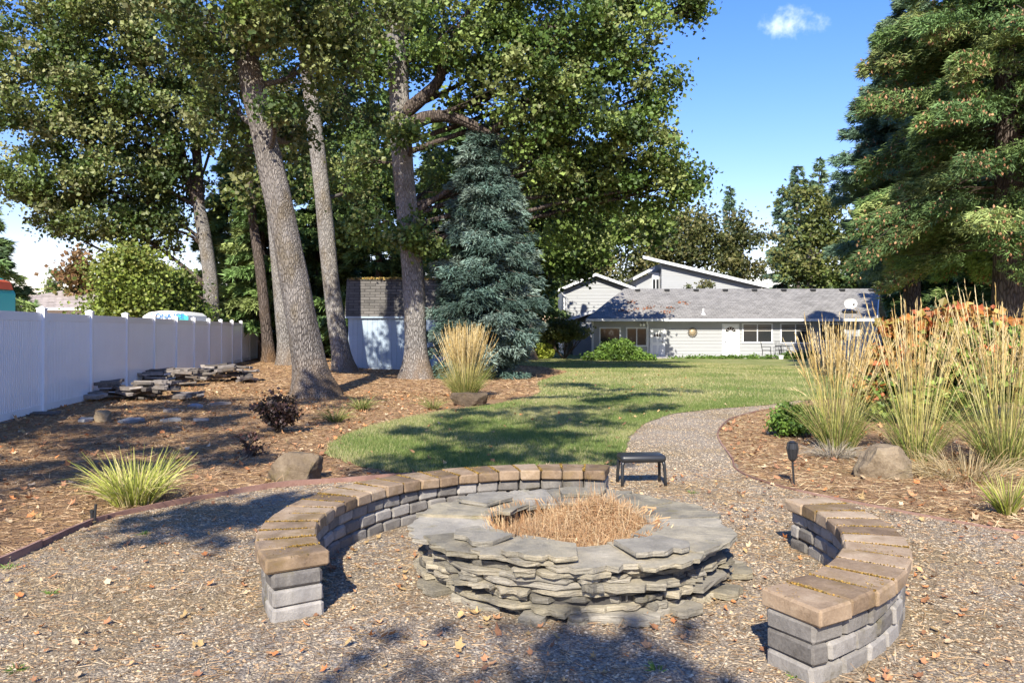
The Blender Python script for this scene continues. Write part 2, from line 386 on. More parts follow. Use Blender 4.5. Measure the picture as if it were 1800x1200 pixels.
# ------------------------------------------------------------ scatter utilities
def unit(n):
    v = rng.normal(size=(n, 3)); return v/np.linalg.norm(v, axis=1, keepdims=True)
def nrm(v): return v/np.maximum(np.linalg.norm(v, axis=1, keepdims=True), 1e-9)
def leafquads(C, s, col, nb=None, elong=.5, fold=.18, dirs=None, cvar=.25):
    n = len(C); u = unit(n) if dirs is None else nrm(dirs)
    w_ = unit(n)
    if nb is not None: w_ = w_+np.asarray(nb)
    v = nrm(np.cross(w_, u)); nn = np.cross(u, v)
    s = (np.ones(n)*s)[:, None]
    V = np.empty((n, 4, 3)); V[:, 0] = C-u*s*.5; V[:, 2] = C+u*s*.5
    V[:, 1] = C+v*s*elong+nn*s*fold; V[:, 3] = C-v*s*elong+nn*s*fold
    Fq = np.arange(4*n).reshape(n, 4)
    k = rng.uniform(1-cvar, 1+cvar, (n, 1)); c = np.clip(np.asarray(col)*k, 0, 1)
    return V.reshape(-1, 3), Fq, np.repeat(c, 4, 0)
def blades(B, D, L, droop, width, seg, c0, c1, taper=1.0, wmid=None):
    n = len(B); B = np.asarray(B); D = nrm(np.asarray(D)); L = np.ones(n)*L; droop = np.ones(n)*droop; width = np.ones(n)*width
    side = nrm(np.cross(D, unit(n))); t = np.linspace(0, 1, seg+1)
    hor = D*np.array([1, 1, 0]); V = []; C = []
    for k, tt in enumerate(t):
        p = B+D*(L*tt)[:, None]+hor*(L*droop*tt**2*.8)[:, None]; p[:, 2] -= L*droop*tt**2.2*.7
        ww = width*(1-tt*taper) if wmid is None else width*wmid(tt)
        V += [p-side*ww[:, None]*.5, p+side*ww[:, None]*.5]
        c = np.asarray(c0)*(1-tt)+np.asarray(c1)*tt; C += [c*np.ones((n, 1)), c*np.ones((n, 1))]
    V = np.stack(V, 1).reshape(-1, 3); C = np.stack(C, 1).reshape(-1, 3)
    m = 2*(seg+1); b = (np.arange(n)*m)[:, None]
    Fq = np.concatenate([b+np.array([[2*k, 2*k+1, 2*k+3, 2*k+2]]) for k in range(seg)])
    return V, Fq, C
def tris(B, D, L, width, col):
    n = len(B); D = nrm(np.asarray(D)); side = nrm(np.cross(D, unit(n)))
    L = (np.ones(n)*L)[:, None]; w_ = (np.ones(n)*width)[:, None]
    V = np.stack([B-side*w_*.5, B+side*w_*.5, B+D*L], 1).reshape(-1, 3)
    return V, np.arange(3*n).reshape(n, 3), np.repeat(np.asarray(col)*np.ones((n, 1)), 3, 0)
def merge(parts):
    V = []; Fs = {}; C = []; n = 0
    for v, f, c in parts:
        V.append(v); Fs.setdefault(f.shape[1], []).append(f+n); C.append(c); n += len(v)
    return np.concatenate(V), [np.concatenate(x) for x in Fs.values()], np.concatenate(C)
def pal(cols, n, p=None): return np.array(cols)[rng.choice(len(cols), n, p=p)]

# pebbles on the gravel
def pebbles(n, box, zf, smin, smax, cols, p, inside, name, label, bias=1.0, flat=.55):
    x0, x1, y0, y1 = box
    y = y0+(y1-y0)*rng.random(n)**bias; x = x0+(x1-x0)*rng.random(n)
    k = inside(x, y); x = x[k]; y = y[k]; n = len(x)
    s = smin+(smax-smin)*rng.random(n)**2.2
    base = np.array([[1,0,0],[.2,.9,0],[-.9,.5,0],[-.6,-.8,0],[.5,-.85,0],[.1,.05,1.0],[0,0,-.8]])
    V = base[None]*rng.uniform(.65, 1.2, (n, 7, 1)); th = rng.uniform(0, 6.28, n); c, s_ = np.cos(th), np.sin(th)
    V[:, :, 1] *= rng.uniform(.55, 1, (n, 1)); V[:, :, 2] *= flat*rng.uniform(.6, 1.2, (n, 1))
    X = V[:, :, 0]*c[:, None]-V[:, :, 1]*s_[:, None]; Y = V[:, :, 0]*s_[:, None]+V[:, :, 1]*c[:, None]
    V[:, :, 0] = X*s[:, None]+x[:, None]; V[:, :, 1] = Y*s[:, None]+y[:, None]
    V[:, :, 2] = V[:, :, 2]*s[:, None]+(gz(x, y)+zf+s*.2)[:, None]
    Fb = np.array([[0,1,5],[1,2,5],[2,3,5],[3,4,5],[4,0,5]])
    Fq = (np.arange(n)*7)[:, None, None]+Fb[None]
    C = np.repeat(pal(cols, n, p)*np.array([1.06, 1.0, .88])*rng.uniform(.8, 1.2, (n, 1)), 7, 0)
    ms = np.sin(x*1.9+1.7*np.sin(y*1.3+.5))+np.sin(y*2.7+1.3*np.sin(x*2.1))+.7*np.sin(x*6.1+y*5.3)+.6*np.sin(y*9.7-x*4.1)+rng.normal(0, .5, n)
    k_ = np.repeat(np.clip((ms-.5)*.5, 0, .75), 7)[:, None]; C = C*(1-k_)+np.array([.33, .235, .115])*k_
    return tag(obj(name, npmesh(name, V.reshape(-1, 3), Fq.reshape(-1, 3), M['pebble'], C)), label, 'gravel', kind='stuff')
def in_gravel(x, y):
    d = np.hypot(x-.41, y-5.27); a = np.degrees(np.arctan2(y-5.27, x-.41)) % 360
    bench = (d > 1.68) & (d < 2.02) & (((a > 76) & (a < 211)) | (a > 298) | (a < 17))
    return (x > interp(GL, y)+.02) & (x < interp(GR, y)-.02) & (d > 1.0) & ~bench
gcols = [(.25,.225,.195), (.33,.295,.245), (.38,.335,.275), (.42,.37,.30), (.46,.40,.32), (.54,.48,.39), (.42,.29,.18), (.47,.35,.22)]
gp = [.10, .18, .2, .16, .1, .02, .11, .13]
pebbles(170000, (-4, 5.2, 2.6, 9.5), .005, .004, .014, gcols, gp, in_gravel, 'loose_gravel', 'loose grey and brown pebbles covering the patio', 1.15)
pebbles(32000, (1, 7, 9.5, 17.5), .006, .006, .016, gcols, gp, in_gravel, 'path_gravel', 'loose pebbles on the winding path', 1.2)

# leaf litter and needles
def in_bed(x, y):
    return ((x < interp(GL, y)-.03) | (x > interp(GR, y)+.03)) & ~((y > 8.73) & (x > interp(LL, y)) & (x < interp(LR, y)))
def litter(n, box, name, label, inside, L=(.04, .12), wd=.006, cols=None, bias=1, z=.012, up=.12):
    x0, x1, y0, y1 = box; y = y0+(y1-y0)*rng.random(n)**bias; x = x0+(x1-x0)*rng.random(n); k = inside(x, y); x = x[k]; y = y[k]; n = len(x)
    D = unit(n); D[:, 2] = np.abs(D[:, 2])*up
    B = np.stack([x, y, gz(x, y)+z], -1)
    return tag(obj(name, npmesh(name, *[q for q in (lambda t: (t[0], t[1], M['litter'], t[2]))(blades(B, D, rng.uniform(L[0], L[1], n), 0, wd, 1, pal(cols, n), pal(cols, n), .5))])), label, 'litter', kind='stuff')
bc = [(.44,.28,.15), (.32,.19,.10), (.20,.12,.06), (.52,.38,.23), (.12,.07,.04), (.27,.18,.08)]
litter(70000, (-9, -1.2, 5, 20), 'bed_needles', 'dry brown needles and twigs over the left bed', in_bed, cols=bc, wd=.006, bias=1.2)
litter(26000, (-12, 3, 18, 36), 'far_needles', 'dry brown needles under the big trees', in_bed, L=(.06, .2), cols=bc, wd=.014, bias=1.2)
litter(40000, (2.6, 9, 6, 17), 'needle_litter', 'dry brown needles and grass bits over the right bed', in_bed, cols=bc+[(.5,.42,.25)], wd=.006, bias=1.2)
litter(48000, (-4, 5, 2.8, 9), 'gravel_needles', 'dry needles lying among the pebbles', in_gravel, L=(.02, .08), cols=bc+[(.5,.42,.3)], wd=.004, bias=1.2)
def leaves_on(n, box, inside, name, label, s=(.05, .11), cols=None, bias=1.0, z=.02):
    x0, x1, y0, y1 = box; y = y0+(y1-y0)*rng.random(n)**bias; x = x0+(x1-x0)*rng.random(n); k = inside(x, y); x = x[k]; y = y[k]; n = len(x)
    sz = rng.uniform(s[0], s[1], n); ths = np.linspace(0, 2*np.pi, 11)[:-1]
    rad = np.where(np.arange(10) % 2 == 0, 1.0, .62)*rng.uniform(.55, 1.15, (n, 10))
    th = rng.uniform(0, 6.28, (n, 1))+ths; tx = rng.normal(0, .35, (n, 1)); ty = rng.normal(0, .35, (n, 1)); cur = rng.uniform(.1, 1.0, (n, 1))
    X = rad*np.cos(th); Y = rad*np.sin(th); Z = X*tx+Y*ty+cur*rad**2*.8
    V = np.stack([X, Y, Z-Z.min(1, keepdims=True)*.7], -1)*sz[:, None, None]*.5
    ctr = np.zeros((n, 1, 3)); ctr[:, 0, 2] = -Z.min(1)*.35*sz
    V = np.concatenate([V, ctr], 1); V += np.stack([x, y, gz(x, y)+z], -1)[:, None]
    Fb = np.array([[i, (i+1) % 10, 10] for i in range(10)]); Fq = (np.arange(n)*11)[:, None, None]+Fb
    C = np.repeat(pal(cols, n)*rng.uniform(.7, 1.2, (n, 1)), 11, 0)
    return tag(obj(name, npmesh(name, V.reshape(-1, 3), Fq.reshape(-1, 3), M['litter'], C)), label, 'leaves', kind='stuff')
lc = [(.48,.19,.07), (.50,.27,.13), (.33,.16,.08), (.50,.36,.22), (.26,.13,.07), (.40,.27,.12)]
leaves_on(1500, (-4, 5, 2.8, 9.5), in_gravel, 'fallen_leaves', 'fallen orange brown leaves scattered over the gravel', cols=lc, s=(.022, .06))
def near_things(x, y):
    d = np.hypot(x-.41, y-5.27); return in_gravel(x, y) & (((d < 1.22)&(y<5.6)) | ((d > 2.02) & (d < 2.3) & (x > 1)) | ((d > 1.5) & (d < 1.68) & (x < 0)))
leaves_on(700, (-2, 3.2, 3, 7), near_things, 'leaf_drift', 'orange leaves drifted against the walls and the pit', cols=lc, s=(.03, .07))
leaves_on(2500, (-9, -1, 6, 20), in_bed, 'bed_leaves', 'fallen leaves over the left bed', cols=lc, s=(.04, .1))
leaves_on(900, (2.6, 8, 6, 14), in_bed, 'dry_leaves', 'fallen leaves over the right bed', cols=lc, s=(.04, .1))
def in_lawn(x, y): return (y > 8.76) & (x > interp(LL, y)) & (x < interp(LR, y))
leaves_on(350, (-2.6, 6, 8.8, 30), in_lawn, 'lawn_leaves', 'a few fallen leaves on the lawn', cols=lc, s=(.04, .1), z=.04)

# lawn blades
def lawn_blades(n, y0, y1, bias, wd, L):
    y = y0+(y1-y0)*rng.random(n)**bias; l = interp(LL, y); r = np.minimum(interp(LR, y), l+11); x = l+(r-l)*rng.random(n)
    x += rng.normal(0, .02, n)
    D = unit(n)*.55; D[:, 2] = 1
    pt = .5+.5*np.sin(x*1.3+2*np.sin(y*.6))*np.sin(y*.9+1.5*np.sin(x*.8)); pt = pt+rng.normal(0, .3, n)
    green = pal([(.12,.18,.045), (.18,.25,.065), (.23,.29,.08)], n); dry = pal([(.42,.39,.17), (.33,.33,.12), (.50,.45,.24)], n)
    c = np.where((pt > .45)[:, None], dry, green)
    B = np.stack([x, y, gz(x, y)+.012], -1)
    return tris(B, D, rng.uniform(*L, n), wd, c)
parts = [lawn_blades(130000, 8.74, 18, 1.1, .007, (.03, .07)), lawn_blades(90000, 16, 44, 1.3, .016, (.035, .07))]
V, Fs, C = merge(parts)
tag(obj('lawn_grass', npmesh('lawn_grass', V, Fs, M['grass'], C)), 'short green and straw coloured grass blades of the lawn', 'grass', kind='stuff')

# ------------------------------------------------------------ curved benches and fire pit
PC = Vector((.41, 5.27, 0))
def block_mesh(name, wi, wo, d, h, ch, mt, seed):
    r_ = np.random.default_rng(seed); 
    V = []
    for sz in (-1, 1):
        for sy in (-1, 1):
            for sx in (-1, 1):
                hw = (wi if sy < 0 else wo)/2; c = np.array([sx*hw, sy*d/2, sz*h/2])+r_.normal(0, .0025, 3)
                j = ch*r_.uniform(.7, 1.3, 3)
                for ax in range(3):
                    q = c.copy()
                    for b_ in range(3):
                        if b_ != ax: q[b_] -= [sx, sy, sz][b_]*j[b_]
                    V.append(q)
    import bmesh
    bm = bmesh.new(); vs = [bm.verts.new(v) for v in V]; res = bmesh.ops.convex_hull(bm, input=vs)
    bmesh.ops.recalc_face_normals(bm, faces=bm.faces)
    me = bpy.data.meshes.new(name); bm.to_mesh(me); bm.free(); me.materials.append(mt); return me
def bench(name, label, a0, a1, group):
    t = thing(name, label, 'stone bench', (PC.x, PC.y, 0), 0, group)
    ri, ro = 1.70, 1.985; hc = .095; capm = []; blk = []
    da = R(6.35); n = max(1, round((a1-a0)/da)); da = (a1-a0)/n
    dm = (ri+ro)/2
    for k in range(6):
        capm.append(block_mesh('cap_block', 2*1.665*math.tan(da/2)-.005, 2*2.02*math.tan(da/2)-.006, .355, .083, .011, M['cap'], k))
        blk.append(block_mesh('block', 2*ri*math.tan(da/2)-.006, 2*ro*math.tan(da/2)-.006, .285, hc-.004, .016, M['block'], 20+k))
    half = [block_mesh('block', ri*math.tan(da/2)-.006, ro*math.tan(da/2)-.006, .285, hc-.004, .013, M['block'], 40+k) for k in range(2)]
    for c in range(3):
        z = hc*(c+.5)-.01; slots = []
        if c % 2: slots = [(a0+da*.25, half[0])]+[(a0+da*(k+1), blk[(k*5+c) % 6]) for k in range(n-1)]+[(a1-da*.25, half[1])]
        else: slots = [(a0+da*(k+.5), blk[(k*7+c) % 6]) for k in range(n)]
        for a, me in slots:
            o = obj('block', me, t); r = dm+random.uniform(-.005, .005)
            o.location = (math.cos(a)*r, math.sin(a)*r, z); o.rotation_euler = (random.uniform(-.01, .01), random.uniform(-.01, .01), a-math.pi/2+random.uniform(-.012, .012))
    for k in range(n):
        a = a0+da*(k+.5); o = obj('cap_block', capm[(k*5) % 6], t); r = 1.8425+random.uniform(-.006, .006)
        o.location = (math.cos(a)*r, math.sin(a)*r, 3*hc-.01+.0425+random.uniform(-.002, .003)); o.rotation_euler = (random.uniform(-.008, .008), random.uniform(-.012, .012), a-math.pi/2+random.uniform(-.01, .01))
    # moss growing in the joints
    zt = 3*hc-.01+.083; pts = []
    for k in range(1, n):
        a = a0+da*k; m_ = random.randint(150, 520); c0 = random.uniform(1.7, 1.95); sp = random.uniform(.05, .16)
        rr = np.clip(rng.normal(c0, sp, m_), 1.68, 2.01); off = rng.normal(0, .007, m_)
        pts.append(np.stack([math.cos(a)*rr-math.sin(a)*off, math.sin(a)*rr+math.cos(a)*off, zt-.004+rng.random(m_)*.006], -1))
    m_ = 1400; a = rng.uniform(a0, a1, m_); rr = rng.uniform(1.68, 2.0, m_); nz_ = np.sin(a*23)+np.sin(rr*17+a*9)
    pts.append(np.stack([np.cos(a)*rr, np.sin(a)*rr, np.full(m_, zt-.001)], -1)[nz_ > .5])
    pts = np.concatenate(pts); n_ = len(pts)
    V, Fq, C = leafquads(pts, rng.uniform(.005, .014, n_), pal([(.30,.17,.04), (.22,.13,.03), (.36,.24,.06), (.14,.10,.03)], n_), (0, 0, 1.5))
    tag(obj('moss', npmesh('moss', V, Fq, M['litter'], C), t), kind='stuff')
    return t
bench('curved_bench', 'long curved bench wall of grey blocks with mossy tan caps, left of the fire pit', R(76), R(210.7), 'curved block benches round the fire pit')
bench('curved_bench', 'shorter curved bench wall of grey blocks with tan caps, right of the fire pit', R(-62), R(17), 'curved block benches round the fire pit')

def slab(name, a0, a1, r0, r1, th, z, jit, mt, parent, tilt=0, no=6, seed=0, loc=True):
    no += 3 if name == 'rim_slate' else 1
    """irregular slab filling a sector of the ring, chipped edge"""
    r_ = random.Random(seed)
    outp = []
    for i in range(no):
        t = i/(no-1); a = a0+(a1-a0)*t; cr = -.03 if i in (0, no-1) else 0
        outp.append((a+r_.uniform(-.45, .45)*(a1-a0)/no*(0 if i in (0, no-1) else 1), r1+r_.uniform(-jit, jit)+cr))
    inp = [(a1-(a1-a0)*i/2, r0+r_.uniform(-jit, jit)) for i in range(3)]
    loop = outp+inp; am = (a0+a1)/2; rm = (r0+r1)/2; cx, cy = math.cos(am)*rm, math.sin(am)*rm
    P2 = [(math.cos(a)*r-cx, math.sin(a)*r-cy) for a, r in loop]; n = len(P2)
    V = []
    dz = [r_.uniform(-.15, .15)*th for _ in P2]
    for lv, (zz, sc) in enumerate(((-.5, .99), (-.2, 1.0), (.25, 1.0), (.5, .997))):
        for i, (x, y) in enumerate(P2):
            k = sc+r_.uniform(-.022, .012)
            V.append((x*k, y*k, zz*th+dz[i]*.8+r_.uniform(-.06, .06)*th*(lv in (1, 2))))
    V.append((0, 0, .5*th)); V.append((0, 0, -.5*th)); nt_ = 4*n
    quads = [(l*n+i, l*n+(i+1) % n, (l+1)*n+(i+1) % n, (l+1)*n+i) for l in range(3) for i in range(n)]
    tr = [(3*n+i, 3*n+(i+1) % n, nt_) for i in range(n)]+[((i+1) % n, i, nt_+1) for i in range(n)]
    o = obj(name, npmesh(name, V, [np.array(quads), np.array(tr)], mt), parent)
    o.location = (cx, cy, z); o.rotation_euler = (r_.uniform(-1, 1)*tilt, r_.uniform(-1, 1)*tilt, 0)
    return o
pit = thing('fire_pit', 'round dry stacked slate fire pit filled with dry brown needles', 'fire pit', (PC.x, PC.y, 0))
z = .0; k = 0
for layer in range(7):
    th = [.048, .042, .046, .034, .046, .034, .038][layer]
    a = random.uniform(0, .5); end = a+2*math.pi
    while a < end-.05:
        da = random.choice([.14, .2, .28, .36, .46, .55])*random.uniform(.8, 1.2); da = min(da, end-a)
        if end-(a+da) < .12: da = end-a
        rr = 1.0+random.uniform(-.055, .045)-.03*(layer in (2, 5))
        t2 = th*random.uniform(.72, 1.05)
        if da < .3 and random.random() < .3:
            for q in (0, 1): k += 1; slab('slate', a+.004, a+da-.004, .66, rr-random.uniform(0, .03), th*.46, z+th*(.25+.5*q), .014, M['slate'], pit, .015, 5, k)
        else: k += 1; slab('slate', a-.006, a+da-.004, .64, rr, t2*.86, z+th/2, .03, M['slate'], pit, .03, 7, k)
        a += da
    z += th
print('pit height', z, k)
a = R(8)
capA = [.52, .40, .62, .46, .50, .36, .58, .44, .48, .52, .40, .56, .45]; s_ = sum(capA)
for i, da in enumerate(capA):
    da *= 2*math.pi/s_; k += 1
    slab('rim_slate', a-.02, a+da+.03, .53+random.uniform(-.05, .06), 1.035+random.uniform(-.045, .05), .026+.006*(i % 2), z+.014+.009*(i % 3), .034, M['slate'], pit, .018, 8, k)
    a += da
for aa, rr in ((2.2, .95), (4.2, 1.0), (5.0, .97), (3.6, .9), (1.2, .93)):
    k += 1; slab('rim_slate', aa, aa+random.uniform(.4, .6), .68, rr, .028, z+.064, .03, M['slate'], pit, .02, 7, k)
# loose slates lying against the foot
for aa, rr in ((-.28, 1.16), (-.12, 1.12), (3.5, 1.08), (4.9, 1.1), (4.35, 1.09), (5.6, 1.12), (5.2, 1.1)):
    k += 1; slab('slate', aa, aa+random.uniform(.14, .26), .86, rr, .035, .03, .02, M['slate'], pit, .1, 6, k)
mb = MB(); nn = 36
for r0, r1, zz in ((.67, .93, z),):
    V = []
    for i in range(nn):
        c, s2 = math.cos(2*math.pi*i/nn), math.sin(2*math.pi*i/nn)
        V += [(c*r0, s2*r0, 0), (c*r1, s2*r1, 0), (c*r1, s2*r1, zz-.01), (c*r0, s2*r0, zz-.01)]
    mb.add(V, [(4*i+j, 4*((i+1) % nn)+j, 4*((i+1) % nn)+(j+1) % 4, 4*i+(j+1) % 4) for i in range(nn) for j in range(4)])
M['light_block'] = mat('light_block_dark', (.05, .045, .04), .95)
mb.build('light_block_core', M['light_block'], pit)  # unseen dark ring, added to stop light passing through the slate gaps
# straw in the pit
def straw():
    n = 19000; r = .56*np.sqrt(rng.random(n)); a = rng.uniform(0, 6.28, n); x = np.cos(a)*r; y = np.sin(a)*r
    hgt = .275+.13*np.exp(-((x-.22)**2/.07+(y-.12)**2/.10))-.09*sm(.1, .5, -x)*sm(-.2, .3, y)+.03*np.sin(x*9)*np.sin(y*8)
    zz = hgt*(1-.12*(r/.62)**3)-.07*rng.random(n)
    D = unit(n); D[:, 2] = np.abs(D[:, 2])*.28
    up = rng.random(n) < .035; D[up, 2] += .9
    B = np.stack([x, y, zz], -1); cols = [(.48,.29,.15), (.58,.39,.21), (.38,.20,.09), (.66,.50,.30), (.30,.15,.07)]
    L = rng.uniform(.06, .26, n)*np.where(up, 1.2, 1); B -= nrm(D)*(L*.5)[:, None]
    en = B+nrm(D)*L[:, None]; ok = (np.hypot(en[:, 0], en[:, 1]) < .55) & (np.hypot(B[:, 0], B[:, 1]) < .56)
    B = B[ok]; D = D[ok]; L = L[ok]; n = int(ok.sum())
    p1 = blades(B, D, L, rng.uniform(-.6, .8, n), .003, 4, pal(cols, n), pal(cols, n), .4)
    V, Fs, C = merge([p1]); rr = np.hypot(V[:, 0], V[:, 1]); zl = z+.055
    k2 = (rr > .56) & (V[:, 2] < zl); V[k2, 2] = zl+rng.random(k2.sum())*.02
    return V, Fs, C
V, Fs, C = straw()
st = thing('needle_heap', 'heap of dry reddish brown needles and grass inside the slate fire pit', 'needles', (PC.x, PC.y, 0))
tag(obj('needles', npmesh('needles', V, Fs, M['straw'], C), st), kind='stuff')
n_ = 60
th_ = np.linspace(0, 2*np.pi, n_, endpoint=False); V = [(0, 0, .29)]+[(math.cos(q)*r, math.sin(q)*r, h) for r, h in ((.3, .25), (.5, .22), (.62, .17)) for q in th_]
Fq = [(1+j*n_+i, 1+j*n_+(i+1) % n_, 1+(j+1)*n_+(i+1) % n_, 1+(j+1)*n_+i) for j in range(2) for i in range(n_)]; Ft = [(0, 1+i, 1+(i+1) % n_) for i in range(n_)]
obj('ash_bed', npmesh('ash_bed', V, [np.array(Fq), np.array(Ft)], M['bed']), st)

# ------------------------------------------------------------ edging
def edging(name, label, pts, h, th):
    t = thing(name, label, 'edging', (pts[0][0], pts[0][1], 0))
    c = catmull([(x-pts[0][0], y-pts[0][1], 0) for x, y in pts], 5)
    L = [0]
    for i in range(1, len(c)): L.append(L[-1]+(c[i]-c[i-1]).length)
    segs = [[]]; lim = 2.1
    for p, l in zip(c, L):
        segs[-1].append(p)
        if l > lim: segs.append([p]); lim += 2.1
    for sgm in segs:
        if len(sgm) < 2: continue
        mb = MB(); V = []; n = len(sgm); off = random.uniform(-.006, .006); hh = h*random.uniform(.9, 1.15)
        for i, p in enumerate(sgm):
            d = (sgm[min(i+1, n-1)]-sgm[max(i-1, 0)]).normalized(); s2 = Vector((-d.y, d.x, 0))
            q = p+s2*off
            if i == n-1: q = q-d*.012
            hz = hh+.004*math.sin(p.x*5+p.y*3)
            V += [q-s2*th/2+Vector((0, 0, -.02)), q+s2*th/2+Vector((0, 0, -.02)), q+s2*th/2+Vector((0, 0, hz)), q-s2*th/2+Vector((0, 0, hz))]
        Fq = [(4*i+j, 4*i+(j+1) % 4, 4*i+4+(j+1) % 4, 4*i+4+j) for i in range(n-1) for j in range(4)]+[(3, 2, 1, 0), (4*n-4, 4*n-3, 4*n-2, 4*n-1)]
        mb.add(V, Fq); mb.build('board', M['brown_edge'], t)
    return t
edging('garden_edging', 'reddish brown edging strip between the gravel and the left bed', [(-3.72, 3.6), (-3.46, 5.32), (-3.46, 6.22), (-3.38, 6.69), (-2.92, 7.35), (-2.45, 7.88), (-1.89, 8.17), (-1.0, 8.5)], .055, .024)
edging('garden_edging', 'thin pinkish edging line curving along the right side of the path', [(5.6, 4.5), (3.99, 6.13), (3.14, 7.23), (2.66, 8.1), (2.55, 8.9), (2.73, 9.79), (3.04, 11.6), (3.44, 12.9), (4.0, 14.2), (5.05, 15.7)], .022, .02)

# ------------------------------------------------------------ vinyl fence
f0 = Vector((-8.40, 14.05)); fd = Vector((-.178, .984)).normalized(); sp = 2.46
fn = Vector((fd.y, -fd.x))
fang = math.atan2(fd.y, fd.x)
fence = thing('privacy_fence', 'white vinyl privacy fence with square posts along the left side', 'fence', (f0.x, f0.y, .1), fang)
pb = MB(); pb.box(-.065, .065, -.065, .065, -.12, 1.86); pb.box(-.075, .075, -.075, .075, 1.86, 1.88); 
pb.add([(-.07,-.07,1.88),(.07,-.07,1.88),(.07,.07,1.88),(-.07,.07,1.88),(0,0,1.915)], [(0,1,4),(1,2,4),(2,3,4),(3,0,4)])
def panel_mesh():
    mb = MB(); x0, x1 = .067, sp-.067; nb = 32; w_ = (x1-x0)/nb
    prof = []
    for i in range(nb):
        a = x0+i*w_; prof += [(a, .004), (a+.010, .004), (a+.018, -.026), (a+w_-.009, -.026), (a+w_, .004)]
    V = []; 
    for (x, y) in prof: V += [(x, y, .16), (x, y, 1.66)]
    mb.add(V, [(2*i, 2*i+2, 2*i+3, 2*i+1) for i in range(len(prof)-1)])
    V2 = [(x, -y, zz) for (x, y, zz) in V]; mb.add(V2, [(2*i+1, 2*i+3, 2*i+2, 2*i) for i in range(len(prof)-1)])
    return mb
def mesh_of(mb, name, mt, smooth=False): return npmesh(name, np.array(mb.v), [np.array(v) for v in mb.f.values()], mt, None, smooth)
pm = mesh_of(panel_mesh(), 'slat_panel', M['vinyl']); postm = mesh_of(pb, 'post', M['vinyl'])
rb = MB(); rb.box(.068, sp-.068, -.03, .03, .045, .165); rbm = mesh_of(rb, 'bottom_rail', M['vinyl'])
rt_ = MB(); rt_.box(.068, sp-.068, -.03, .03, 1.655, 1.80); rtm = mesh_of(rt_, 'top_rail', M['vinyl'])
for i in range(-3, 17):
    jx = random.uniform(-.006, .006)
    o = obj('post', postm, fence, (i*sp, 0, 0)); o.rotation_euler = (jx, random.uniform(-.006, .006), 0)
    if i < 16:
        for nm, me in (('slat_panel', pm), ('bottom_rail', rbm), ('top_rail', rtm)): obj(nm, me, fence, (i*sp, 0, 0))
kb = MB(); kb.box(-3*sp, 16*sp, -.06, .10, -.2, .03); ko = kb.build('footing_strip', M['pile'], fence)

# ------------------------------------------------------------ stone piles and flagstones
def pile(label, px, py, wx, wy, h, n, rz, seed):
    x, y = G(px, py); r_ = random.Random(seed)
    t = thing('stone_pile', label, 'stone pile', (x, y, float(gz(x, y))), rz, 'stacked flagstone piles beside the fence')
    vs = []
    for q in range(6):
        me = slab('stone', -.35, .35, .3, 1.3, .12, 0, .07, M['pile'], None, 0, 7, seed*10+q); vs.append(me.data); bpy.data.objects.remove(me)
    for i in range(n):
        lv = i/n; zz = .03+h*lv; sx = wx*(1-lv*.45)*.5; sy = wy*(1-lv*.4)*.5
        o = obj('stone', vs[i % 6], t); s2 = r_.uniform(.28, .55)
        o.location = (r_.uniform(-sx, sx), r_.uniform(-sy, sy), zz+.02)
        o.scale = (s2*r_.uniform(.8, 1.3), s2*r_.uniform(.8, 1.1), r_.uniform(.35, .6)); o.rotation_euler = (r_.uniform(-.12, .12), r_.uniform(-.12, .12), r_.uniform(-.4, .4)+(0 if r_.random() < .7 else 1.4))
    return t
pile('low pile of brown flagstones nearest the camera, against the white fence', 240, 712, 2.3, 1.1, .34, 46, .1, 3)
pile('middle pile of stacked flagstones beside the white fence', 298, 688, 2.0, 1.3, .40, 42, .3, 4)
pile('farthest pile of stacked flagstones below the white fence', 385, 678, 2.3, 1.5, .42, 44, .2, 5)
for i, (px, py, s2, lb) in enumerate([(228, 749, .42, 'flat grey flagstone beside the small pale lump in the left bed'), (152, 751, .38, 'flat dull flagstone lying left of the others in the left bed'), (300, 745, .30, 'small flagstone lying right of the grey one in the left bed'), (345, 721, .30, 'pale flat flagstone left of the purple shrub'), (298, 730, .33, 'brownish flagstone between the stone pile and the grey slabs'), (385, 716, .42, 'mossy flagstone closest to the leaning tree'), (355, 742, .25, 'pale broken flagstone chip in the left bed'), (75, 742, .5, 'half buried dark slab close to the first fence post'), (330, 708, .3, 'thin flagstone behind the others, in front of the middle pile')]):
    x, y = G(px, py); o = slab('flagstone', -.3, .3, .4, 1.4, .10, 0, .06, M['flag'] if i not in (4, 5, 7) else M['pile'], None, 0, 6, 90+i)
    o.location = (x, y, float(gz(x, y))+.03); o.scale = (s2, s2, .5); o.rotation_euler = (random.uniform(-.05, .05), random.uniform(-.05, .05), random.uniform(-.5, 3)); tag(o, lb, 'flagstone', 'flagstones lying in the left bed')

